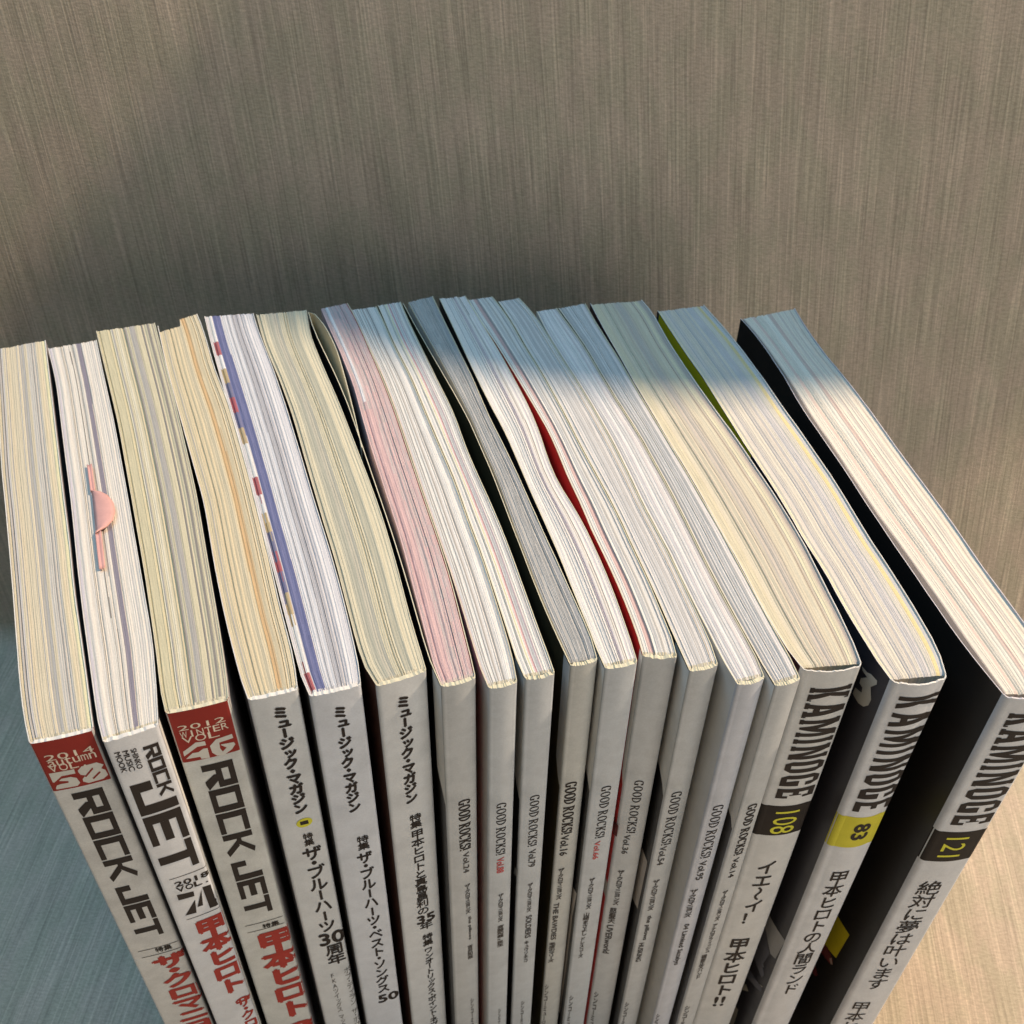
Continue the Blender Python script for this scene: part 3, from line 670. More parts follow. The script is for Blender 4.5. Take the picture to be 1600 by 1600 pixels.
def block_font(ch):
    """square-cut heavy letters, height 1"""
    t, h = 0.235, 0.19
    if ch == 'R':
        return 0.92, [rect(0, 0, t, 1), rect(t, 1 - h, .92, 1), rect(.92 - t, .40, .92, 1 - h), rect(t, .40, .92 - t, .40 + h), [(.40, .40), (.66, .40), (.96, .06), (.74, 0), (.62, 0), (.40, .32)]]
    if ch == 'O':
        return 0.92, [rect(0, 0, t, 1), rect(.92 - t, 0, .92, 1), rect(t, 0, .92 - t, h), rect(t, 1 - h, .92 - t, 1)]
    if ch == 'C':
        return 0.86, [rect(0, 0, t, 1), rect(t, 0, .86, h), rect(t, 1 - h, .86, 1)]
    if ch == 'K':
        return 0.92, [rect(0, 0, t, 1), rect(t, .44, .36, .60), [(.36, .44), (.36, .60), (.74, 1), (.95, .93), (.52, .52), (.44, .44)], [(.36, .44), (.54, .50), (.96, .06), (.74, 0), (.30, .44)]]
    if ch == 'J':
        return 0.86, [rect(.86 - t - .02, 0, .86, 1), rect(0, 0, .86 - t - .02, h), rect(0, h, t, .52)]
    if ch == 'E':
        return 0.86, [rect(0, 0, t, 1), rect(t, 0, .86, h), rect(t, 1 - h, .86, 1), rect(t, .5 - h * .62, .78, .5 + h * .62)]
    if ch == 'T':
        return 0.84, [rect(0, 1 - h, .84, 1), rect(.31, 0, .31 + t, 1 - h)]
    return 0.22, []


def slab_font(ch, slab):
    """heavy condensed capitals, height 1"""
    t = 0.21
    sh = 0.10

    def stem(x, top=True, bot=True, w=t):
        o = [rect(x, 0, x + w, 1)]
        if slab:
            if bot:
                o += [rect(x - .035, 0, x, sh), rect(x + w, 0, x + w + .035, sh)]
            if top:
                o += [rect(x - .035, 1 - sh, x, 1), rect(x + w, 1 - sh, x + w + .035, 1)]
        return o
    if ch == 'K':
        o = stem(.05) + [[(.29, .42), (.29, .60), (.46, 1), (.70, 1), (.47, .52)], [(.29, .60), (.40, .62), (.72, 0), (.46, 0), (.29, .36)]]
        if slab:
            o += [rect(.40, 1 - sh, .46, 1), rect(.70, 1 - sh, .76, 1), rect(.40, 0, .46, sh), rect(.72, 0, .78, sh)]
        return .80, o
    if ch == 'A':
        o = [[(.02, 0), (.25, 0), (.44, 1), (.24, 1)], [(.44, 1), (.58, 1), (.80, 0), (.56, 0), (.37, .80)], rect(.24, .22, .58, .38)]
        if slab:
            o += [rect(-.02, 0, .02, sh), rect(.25, 0, .32, sh), rect(.48, 0, .56, sh), rect(.80, 0, .85, sh)]
        return .84, o
    if ch == 'M':
        return 1.06, stem(.04, w=.20) + stem(.82, w=.20) + [[(.24, 1), (.34, 1), (.53, .46), (.53, .04), (.47, .04), (.24, .70)], [(.82, 1), (.72, 1), (.53, .46), (.53, .04), (.59, .04), (.82, .70)]]
    if ch == 'I':
        return .36, stem(.06)
    if ch == 'N':
        return .86, stem(.04, w=.21) + stem(.61, w=.21) + [[(.25, 1), (.31, 1), (.61, .30), (.61, 0), (.54, 0), (.25, .66)]]
    if ch == 'O' or ch == 'G':
        w = .74
        c = .17
        o = [[(.02, c), (.02 + c, 0), (.27, 0), (.27, 1), (.02 + c, 1), (.02, 1 - c)], rect(.27, 0, .49, .15), rect(.27, .85, .49, 1)]
        if ch == 'O':
            o += [[(w, c), (w - c, 0), (.49, 0), (.49, 1), (w - c, 1), (w, 1 - c)]]
        else:
            o += [[(.49, .85), (.49, 1), (w - c, 1), (w, 1 - c), (w, .66), (.51, .66), (.51, .85)], [(.49, 0), (w, 0), (w, .48), (.40, .48), (.40, .36), (.51, .36), (.51, .15), (.49, .15)]]
        return .78, o
    if ch == 'E':
        return .76, [rect(.05, 0, .29, 1), rect(.29, 0, .70, .16), rect(.29, .84, .70, 1), rect(.29, .42, .52, .58)] + ([rect(.55, .16, .70, .30), rect(.55, .70, .70, .84), rect(.46, .34, .52, .42), rect(.46, .58, .52, .66)] if slab else [])
    return .3, []


def serif_font(ch, bold):
    """tall condensed roman capitals drawn with a broad pen: thick downstrokes, hair-thin cross strokes"""
    T_, t_ = (0.165, 0.07) if bold else (0.12, 0.035)
    paths = []

    def arc(cx, cy, rx, ry, a0, a1, n=14):
        return [(cx + rx * math.cos(math.radians(lerp(a0, a1, i / n))), cy + ry * math.sin(math.radians(lerp(a0, a1, i / n)))) for i in range(n + 1)]
    w = .66
    if ch in 'OGCD':
        if ch == 'O':
            paths.append(arc(.31, .5, .22, .46, 0, 360, 24))
        if ch in 'GC':
            paths.append(arc(.31, .5, .22, .46, 48, 318, 20))
            paths.append([(.49, .74), (.49, .96)])
        if ch == 'G':
            paths += [[(.47, .02), (.47, .40)], [(.36, .42), (.60, .42)]]
        if ch == 'D':
            paths += [[(.12, .02), (.12, .98)], arc(.12, .5, .38, .46, 90, -90, 16), [(.0, .97), (.24, .97)], [(.0, .03), (.24, .03)]]
        w = .62
    elif ch == 'R':
        paths += [[(.12, .02), (.12, .98)], arc(.14, .73, .30, .23, 90, -90, 12), [(.26, .49), (.52, .02)], [(.0, .97), (.2, .97)], [(.0, .03), (.24, .03)], [(.46, .03), (.62, .03)]]
        w = .62
    elif ch == 'K':
        paths += [[(.12, .02), (.12, .98)], [(.16, .42), (.50, .97)], [(.24, .52), (.52, .02)], [(.0, .97), (.24, .97)], [(.0, .03), (.24, .03)], [(.38, .97), (.60, .97)], [(.42, .03), (.62, .03)]]
        w = .62
    elif ch == 'S':
        a = arc(.25, .73, .17, .23, 20, 270, 12)[:] + arc(.25, .27, .17, .23, 90, -160, 12)
        paths += [a, [(.42, .74), (.42, .97)], [(.07, .03), (.07, .28)]]
        w = .50
    elif ch == '!':
        paths += [[(.12, .28), (.12, .98)], [(.12, .02), (.12, .14)]]
        w = .26
    else:
        return .2, []
    polys = []
    for pa in paths:
        for (x0, y0), (x1, y1) in zip(pa[:-1], pa[1:]):
            dx, dy = x1 - x0, y1 - y0
            l = math.hypot(dx, dy)
            if l < 1e-6:
                continue
            wd = (t_ + (T_ - t_) * abs(dy) / l) / 2
            # keep joints of a curve filled
            ex, ey = dx / l * .012, dy / l * .012
            nx, ny = -dy / l * wd, dx / l * wd
            polys.append([(x0 - ex + nx, y0 - ey + ny), (x0 - ex - nx, y0 - ey - ny), (x1 + ex - nx, y1 + ey - ny), (x1 + ex + nx, y1 + ey + ny)])
    return w, polys


def poly_word(word, fn, gap):
    x = 0
    out = []
    for ch in word:
        w, ps = fn(ch)
        for p in ps:
            out.append([(x + a, b) for a, b in p])
        x += w + gap
    x -= gap
    return x, out


class Surf:
    """flat drawing in (s, z): polygons kept as separate islands"""

    def __init__(self):
        self.v = []
        self.f = []

    def add(self, pts, faces=None, layer=0):
        o = len(self.v)
        self.v += [(p[0], p[1], layer) for p in pts]
        self.f += [tuple(i + o for i in f) for f in (faces or [tuple(range(len(pts)))])]


BOLD = ((0, 0), (1, 0), (-1, 0), (0, 1), (0, -1))


def stamp(S, vs, fs, fn, wt):
    """set a glyph; heavier weights are printed as slightly shifted overlays"""
    for n_, (dx, dy) in enumerate(BOLD if wt > 0 else BOLD[:1]):
        S.add([fn(x + dx * wt, y + dy * wt) for x, y in vs], fs, n_)


def lay_text(S, kind, s, s0, s1, z0, z1, wt):
    """kinds: v stacked upright characters, r turned clockwise, h / o across, others drawn alphabets turned clockwise"""
    if kind == 'v':
        vis = s.index('|') if '|' in s else len(s)
        s = s.replace('|', '')
        cw = [0.5 if c in '・（）' else (0.86 if c in 'ッュィァー' else (0.55 if c == '　' else 1.0)) for c in s]
        pitch = (z0 - z1) / sum(cw[:vis])
        z = z0
        for c, w in zip(s, cw):
            ch = pitch * w
            if z - ch < 1.0:
                break
            if c not in '　 ':
                vs, fs = glyph(c)

                def put(x, y, c=c, w=w, ch=ch, z=z):
                    y = y + 0.12                      # em box 0..1
                    if c in 'ー～（）':
                        x, y = y, 1.0 - x
                    if c in 'ッュィァ':
                        x, y = x + 0.10, y + 0.06
                    if c.isascii():
                        x = x + 0.18
                    hgt = pitch if w < 0.86 else ch
                    x = (x - 0.5) * 1.12 + 0.5
                    yc = (y - 0.5) * hgt * 1.08
                    return (s0 + (s1 - s0) * x, z - ch / 2 + yc)
                stamp(S, vs, fs, put, wt)
            z -= ch
        return
    if kind in 'roh':
        vs, fs = glyph(s) if kind != 'o' else (None, None)
        if kind == 'o':
            n = len(s)
            for i, c in enumerate(s):
                g, f = glyph(c)
                xs = [p[0] for p in g]
                y1 = 0.72 if not c.islower() else 0.54
                a, b = min(xs), max(xs)
                if b - a < .15:
                    a, b = a - .15, b + .15
                stamp(S, g, f, lambda x, y: (s0 + (s1 - s0) * (i + .08 + .84 * (x - a) / (b - a)) / n, z1 + (z0 - z1) * y / y1), wt)
            return
        xs = [p[0] for p in vs]
        ys = [p[1] for p in vs]
        a, b, c, d = min(xs), max(xs), min(ys), max(ys)
        if kind == 'r':
            stamp(S, vs, fs, lambda x, y: (s0 + (s1 - s0) * (y - c) / (d - c), z0 - (z0 - z1) * (x - a) / (b - a)), wt)
        else:
            stamp(S, vs, fs, lambda x, y: (s0 + (s1 - s0) * (x - a) / (b - a), z1 + (z0 - z1) * (y - c) / (d - c)), wt)
        return
    fn, gap = {'RJ': (block_font, .06), 'GR': (lambda c: serif_font(c, False), .03), 'GB': (lambda c: serif_font(c, True), .03),
               'KA': (lambda c: slab_font(c, True), .12), 'KS': (lambda c: slab_font(c, False), .14)}[kind]
    W, ps = poly_word(s, fn, gap)
    for p in ps:
        S.add([(s0 + (s1 - s0) * y, z0 - (z0 - z1) * x / W) for x, y in p])


def surf_mesh(name, S, mapfn, mat, parent, maxs, maxz=1e9, off=0.00008):
    """triangulate the flat drawing finely enough to hug the curved paper, then lift it a hair off it"""
    bm = bmesh.new()
    for f in S.f:
        try:
            bm.faces.new([bm.verts.new(S.v[i]) for i in f])
        except ValueError:
            pass
    for _ in range(5):
        bmesh.ops.triangulate(bm, faces=bm.faces[:])
        long = [e for e in bm.edges if abs(e.verts[0].co.x - e.verts[1].co.x) > maxs or abs(e.verts[0].co.y - e.verts[1].co.y) > maxz]
        if not long:
            break
        bmesh.ops.subdivide_edges(bm, edges=long, cuts=1)
    bmesh.ops.triangulate(bm, faces=bm.faces[:])
    me = bpy.data.meshes.new(name)
    # give each island its own tiny lift so overlapping strokes never share a plane
    bm.verts.ensure_lookup_table()
    isl = {}
    n = 0
    for v in bm.verts:
        if v in isl:
            continue
        st = [v]
        isl[v] = n
        while st:
            q = st.pop()
            for e in q.link_edges:
                o = e.other_vert(q)
                if o not in isl:
                    isl[o] = n
                    st.append(o)
        n += 1
    for v in bm.verts:
        v.co = mapfn(v.co.x, v.co.y, off + v.co.z * 0.000008 + (isl[v] % 7) * 0.000001)
    bm.normal_update()
    bm.to_mesh(me)
    bm.free()
    me.materials.append(mat)
    return link(name, me, parent)


# ---------------------------------------------------------------- a magazine
def add_sheet(outer, inner, zt, name, mats, parent, z0=0.0):
    """a bent sheet of card: outer face mat 0, everything else (cut edges, inside) mat 1"""
    n = len(outer)
    vs, fs, mi, sm = [], [], [], []

    def strip(a, za, b, zb, m, s):
        o = len(vs)
        for i in range(n):
            vs.append((a[i].x, a[i].y, za[i]))
            vs.append((b[i].x, b[i].y, zb[i]))
        for i in range(n - 1):
            fs.append((o + 2 * i, o + 2 * i + 1, o + 2 * i + 3, o + 2 * i + 2))
            mi.append(m)
            sm.append(s)
    zb = [z0] * n
    strip(outer, zb, outer, zt, 0, True)
    strip(outer, zt, inner, zt, 1, False)
    strip(inner, zt, inner, zb, 1, True)
    strip(inner, zb, outer, zb, 1, False)
    for i in (0, n - 1):
        o = len(vs)
        vs.extend([(outer[i].x, outer[i].y, z0), (inner[i].x, inner[i].y, z0), (inner[i].x, inner[i].y, zt[i]), (outer[i].x, outer[i].y, zt[i])])
        fs.append((o, o + 1, o + 2, o + 3))
        mi.append(1)
        sm.append(False)
    return mesh(name, vs, fs, mats, mi, parent, sm)


def trim_end(pl, d):
    """shorten a polyline by d at its last end"""
    pl = pl[:]
    while len(pl) > 2:
        l = (pl[-1] - pl[-2]).length
        if l > d:
            pl[-1] = pl[-1] + (pl[-2] - pl[-1]) * (d / l)
            return pl
        d -= l
        pl.pop()
    return pl


def resamp(pl, n):
    d = [0.0]
    for a, b in zip(pl[:-1], pl[1:]):
        d.append(d[-1] + (b - a).length)
    out = []
    j = 0
    for i in range(n):
        t = d[-1] * i / (n - 1)
        while j < len(d) - 2 and d[j + 1] < t:
            j += 1
        f = (t - d[j]) / max(1e-12, d[j + 1] - d[j])
        out.append(pl[j].lerp(pl[j + 1], min(1.0, f)))
    return out


def shade(c, k):
    return (min(1, c[0] * k), min(1, c[1] * k), min(1, c[2] * k))


def mixc(a, b, t):
    return tuple(lerp(x, y, t) for x, y in zip(a, b))


def page_colours(spec, us, rnd):
    """one printed colour per strip of sheets across the block"""
    cols = []
    cur = spec['base']
    left = 0
    for u in us:
        if left <= 0:
            r = rnd.random()
            acc = 0
            cur = spec['base']
            for c, p, ln in spec['alt']:
                acc += p
                if r < acc:
                    cur = c
                    left = ln * (0.5 + rnd.random())
                    break
            else:
                left = spec.get('run', 2.0) * (0.4 + 1.2 * rnd.random())
        left -= 1
        cols.append(shade(cur, 0.93 + 0.12 * rnd.random()))
    return cols


def build_book(k, spec):
    D = BOOKS[k]
    rnd = random.Random(1000 + k)
    root = bpy.data.objects.new('magazine', None)
    root.empty_display_size = 0.02
    COL.objects.link(root)
    root['label'] = spec['label']
    root['category'] = 'magazine'
    root['group'] = 'magazines standing upright side by side'
    Lp = [V2(p) for p in D['L']]
    Rp = [V2(p) for p in D['R']]
    n = len(Lp)
    c0 = (Lp[-1] + Rp[-1]) / 2
    root.location = (c0.x, c0.y, 0)
    ofs = Vector((-c0.x, -c0.y))
    Lp = [p + ofs for p in Lp]
    Rp = [p + ofs for p in Rp]
    LN, RN = Lp[-1].copy(), Rp[-1].copy()
    across = [(r - l).normalized() for l, r in zip(Lp, Rp)]
    eps = 0.00003
    th = spec.get('card', 0.0002)
    Lo = [p + a * eps for p, a in zip(Lp, across)]
    Ro = [p - a * eps for p, a in zip(Rp, across)]
    Li = [p + a * th for p, a in zip(Lo, across)]
    Ri = [p - a * th for p, a in zip(Ro, across)]
    r = spec.get('round', 0.0009)
    ax = (RN - LN).normalized()
    outn = Vector((ax.y, -ax.x))
    if outn.y > 0:
        outn = -outn
    W = (RN - LN).length
    spine_t = spec.get('spine_t', 0.0010)
    bulge = spec.get('bulge', 0.0002)
    paper = print_mat('cut_card_' + spec['rim'], RIMS[spec['rim']], 0.85, 0.08, 300.0, 0.1)
    smat = print_mat(spec['spine_mat'][0], spec['spine_mat'][1], 0.42, spec.get('dirt', 0.085), 110.0, 0.45)

    # --- covers
    def ztop(n_, amp=0.00007, base=H):
        return [base + rnd.uniform(-amp, amp) for _ in range(n_)]
    La = resamp(trim_end(Lo, r), 30)
    Lb = resamp(trim_end(Li, r), 30)
    Ra = resamp(trim_end(Ro, r), 30)
    Rb = resamp(trim_end(Ri, r), 30)
    if k == 7:
        path = [V2(p) + ofs for p in FLAP]
        path = trim_end(path, r)
        fold = [V2(p) + ofs for p in FOLD]
        path = fold[::-1][:-1] + path
        La = resamp(path, 64)
        nn = []
        for i in range(len(La)):
            d = (La[min(i + 1, len(La) - 1)] - La[max(i - 1, 0)]).normalized()
            nn.append(Vector((-d.y, d.x)))
        Lb = [p + q * 0.00022 for p, q in zip(La, nn)]
    fm = print_mat(spec['front'][0], spec['front'][1], 0.38, 0.05, 120.0, 0.4)
    bmat = print_mat(spec['back'][0], spec['back'][1], 0.38, 0.05, 120.0, 0.4)
    left_name, right_name = ('front_cover', 'back_cover') if spec.get('left_is_front', True) else ('back_cover', 'front_cover')
    lc = add_sheet(La, Lb, ztop(len(La)), left_name, [fm, paper], root)
    rc = add_sheet(Ra, Rb, ztop(len(Ra)), right_name, [bmat, paper], root)

    # --- spine, wrapped round both corners
    def bez(p, c, q, m):
        return [p.lerp(c, t / m).lerp(c.lerp(q, t / m), t / m) for t in range(m + 1)]
    a0 = (Lo if k != 7 else [LN])[-1]
    b0 = Ro[-1]
    lstart, rend = La[-1], Ra[-1]
    path = bez(lstart, a0, a0 + ax * r, 6)
    m = 18
    p0, p1 = a0 + ax * r, b0 - ax * r
    for i in range(1, m):
        t = i / m
        path.append(p0.lerp(p1, t) + outn * (bulge * (1 - (2 * t - 1) ** 2)))
    path += bez(b0 - ax * r, b0, rend, 6)
    svals = []
    last = -1e9
    for p in path:
        s = (p - LN).dot(ax) / W
        s = max(s, last + 1e-4)
        svals.append(s)
        last = s
    nrm = []
    for i in range(len(path)):
        d = (path[min(i + 1, len(path) - 1)] - path[max(i - 1, 0)]).normalized()
        q = Vector((d.y, -d.x))
        nrm.append(q)
    inner = []
    for i, p in enumerate(path):
        f = min(1.0, min(i, len(path) - 1 - i) / 6.0)
        inner.append(p - nrm[i] * lerp(th, spine_t, f))
    zt = []
    wv = rnd.uniform(0, 6)
    for i in range(len(path)):
        zt.append(H + rnd.uniform(-1, 1) * spec.get('ragged', 0.00016) + spec.get('lip', 0.0) * math.sin(i / len(path) * math.pi))
    sp = add_sheet(path, inner, zt, 'spine', [smat, paper], root)

    def on_spine(s, z, off):
        s = min(max(s, svals[0]), svals[-1])
        j = 0
        while j < len(svals) - 2 and svals[j + 1] < s:
            j += 1
        f = (s - svals[j]) / (svals[j + 1] - svals[j])
        p = path[j].lerp(path[j + 1], f) + nrm[j].lerp(nrm[j + 1], f) * off
        return Vector((p.x, p.y, z * 0.001))

    # --- printing on the spine
    layers = {}
    for e in D['T']:
        if e[0] == 'b':
            (sa, za), (sb, zb_) = e[1]
            S = Surf()
            full = e[2] in ('redpanel', 'black', 'yellowband')
            S.add([(svals[0] if full else sa, za), (svals[-1] if full else sb, za), (svals[-1] if full else sb, zb_), (svals[0] if full else sa, zb_)])
            surf_mesh('colour_band', S, on_spine, ink(e[2]), sp, 0.035, off=0.00004)
        elif e[0] == 'p':
            layers.setdefault(e[2], Surf()).add(list(e[1]))
        else:
            lay_text(layers.setdefault(e[6], Surf()), e[0], e[1], e[2], e[3], e[4], e[5], e[7])
    lift = {'white': 0.00008, 'yellow': 0.00010, 'red2': 0.00014}
    for key, S in layers.items():
        surf_mesh('lettering', S, on_spine, ink(key), sp, 0.09 if bulge < 0.0006 else 0.05, off=lift.get(key, 0.00009) + (0.00004 if key == 'ink' and k == 4 else 0))

    # --- printing on the covers
    def cover_map(pl, sgn):
        q = pl[::-1]
        d = [0.0]
        for a, b in zip(q[:-1], q[1:]):
            d.append(d[-1] + (b - a).length)

        def fn(v, z, off):
            v = v * 0.001
            j = 0
            while j < len(d) - 2 and d[j + 1] < v:
                j += 1
            f = (v - d[j]) / (d[j + 1] - d[j])
            t = (q[j + 1] - q[j]).normalized()
            nn_ = Vector((-t.y, t.x)) * sgn
            p = q[j].lerp(q[j + 1], f) + nn_ * off
            return Vector((p.x, p.y, z * 0.001))
        return fn
    if k == 7:
        mapL = cover_map([p for p in La[22:]] + [LN], 1)
    else:
        mapL = cover_map(Lo, 1)
    mapR = cover_map(Ro, -1)
    art = {}
    for side, pts, key in D['A']:
        art.setdefault((side, key), Surf()).add(list(pts))
    for i, ((side, key), S) in enumerate(art.items()):
        surf_mesh('cover_print', S, mapL if side == 'L' else mapR, ink(key), lc if side == 'L' else rc, 2.0, 400.0, off=0.00006 + i * 0.00003)
    for e in spec.get('cover_panels', ()):
        S = Surf()
        S.add(rect(e[0], e[1], e[2], e[3]))
        surf_mesh('cover_print', S, mapL if e[5] == 'L' else mapR, ink(e[4]), lc if e[5] == 'L' else rc, 2.0, 400.0, off=0.00005)

    # --- the block of pages
    M = int(spec.get('strips', 72))
    NV = 46
    us = [0.0]
    for i in range(M):
        us.append(us[-1] + rnd.uniform(0.4, 1.6))
    us = [u / us[-1] for u in us]
    mids = [(a + b) / 2 for a, b in zip(us[:-1], us[1:])]
    cols = page_colours(spec, mids, rnd)
    near_in = spine_t + spec.get('near_gap', 0.00002)
    PLi = Li
    if 'P' in D:
        PLi = [V2(p) + ofs for p in D['P']]
    VS = [0.985 * j / (NV - 4) for j in range(NV - 3)] + [0.990, 0.9955, 1.0]

    def rows(pl):
        q = resamp(trim_end(pl, near_in), 401)
        out = []
        for v_ in VS:
            a = v_ * 400
            i_ = min(399, int(a))
            out.append(q[i_].lerp(q[i_ + 1], a - i_))
        return out
    Pl = rows([p + a * 0.00004 for p, a in zip(PLi, across)])
    Pr = rows([p - a * 0.00004 for p, a in zip(Ri, across)])
    zj = []
    z = 0
    for i in range(M + 1):
        z = 0.55 * z + rnd.uniform(-1, 1) * 0.00010
        zj.append(z - (0.00035 if rnd.random() < 0.045 else 0.0))
    fj = [rnd.uniform(-1, 1) * 0.0002 for _ in range(M + 1)]
    for (ua, ub, dz) in spec.get('far_steps', ()):
        for i, u in enumerate(us):
            if ua <= u <= ub:
                fj[i] += dz
    vs, uvs, fs, fc = [], [], [], []
    wmm = W * 1000
    lmm = 147.0
    drop = spec.get('drop', 0.0002)
    for j in range(NV):
        for i, u in enumerate(us):
            p = Pl[j].lerp(Pr[j], u)
            if j == 0:
                p = p + (Pl[0] - Pl[1]).normalized() * fj[i]
            z = H - drop + zj[i] + rnd.uniform(-1, 1) * 0.00002
            if j == NV - 1:
                z -= 0.00025
            vs.append((p.x, p.y, z))
            uvs.append((u * wmm + k * 31.0, VS[j] * lmm))
    idx = lambda j, i: j * (M + 1) + i
    for j in range(NV - 1):
        v = (VS[j] + VS[j + 1]) / 2
        for i in range(M):
            fs.append((idx(j, i), idx(j, i + 1), idx(j + 1, i + 1), idx(j + 1, i)))
            c = cols[i]
            for bnd in spec.get('bands', ()):
                c2 = bnd(mids[i], v, c, rnd)
                if c2 is not None:
                    c = c2
            fc.append(c)
    top_n = len(vs)
    # sides going down to the floor
    ring = [idx(j, 0) for j in range(NV)] + [idx(NV - 1, i) for i in range(1, M + 1)] + [idx(j, M) for j in range(NV - 2, -1, -1)] + [idx(0, i) for i in range(M - 1, 0, -1)]
    colr = {}
    o = len(vs)
    for q in ring:
        vs.append((vs[q][0], vs[q][1], 0.0003))
        uvs.append(uvs[q])
    for a in range(len(ring)):
        b = (a + 1) % len(ring)
        fs.append((ring[a], o + a, o + b, ring[b]))
        i_ = min(ring[a] % (M + 1), ring[b] % (M + 1), M - 1)
        fc.append(cols[i_])
    fs.append(tuple(o + a for a in range(len(ring))))
    fc.append(spec['base'])
    pb = mesh('page_block', vs, fs, [page_mat()], None, root, None)
    ca = pb.data.color_attributes.new('Col', 'FLOAT_COLOR', 'CORNER')
    uvl = pb.data.uv_layers.new(name='UVMap')
    for p, c in zip(pb.data.polygons, fc):
        for li in p.loop_indices:
            ca.data[li].color = (c[0], c[1], c[2], 1)
            uvl.data[li].uv = uvs[pb.data.loops[li].vertex_index]
    return root


RIMS = {'cream': (0.72, 0.67, 0.50), 'white': (0.80, 0.77, 0.72), 'lilac': (0.66, 0.63, 0.66)}


def stripe(u0, u1, col, slant=0.0, v0=-1.0, v1=2.0, jit=0.03):
    def f(u, v, c, rnd):
        uu = u - slant * v
        if u0 <= uu <= u1 and v0 <= v <= v1:
            return shade(col, 1 + rnd.uniform(-jit, jit))
        return None
    return f


def squares(u0, u1, seq, n):
    def f(u, v, c, rnd):
        if u0 <= u <= u1:
            return shade(seq[int((v + rnd.uniform(-.004, .004)) * n) % len(seq)], 1 + rnd.uniform(-.05, .05))
        return None
    return f


def mottled(u0, u1, cols, amt=1.0):
    def f(u, v, c, rnd):
        if u0 <= u <= u1 and rnd.random() < amt:
            return shade(mixc(cols[0], cols[1], rnd.random()), 1 + rnd.uniform(-.06, .06))
        return None
    return f


def glue_end(v0=0.985, col=(0.66, 0.61, 0.47)):
    def f(u, v, c, rnd):
        if v > v0 and rnd.random() < 0.75:
            return shade(col, rnd.uniform(.7, 1.15))
        return None
    return f


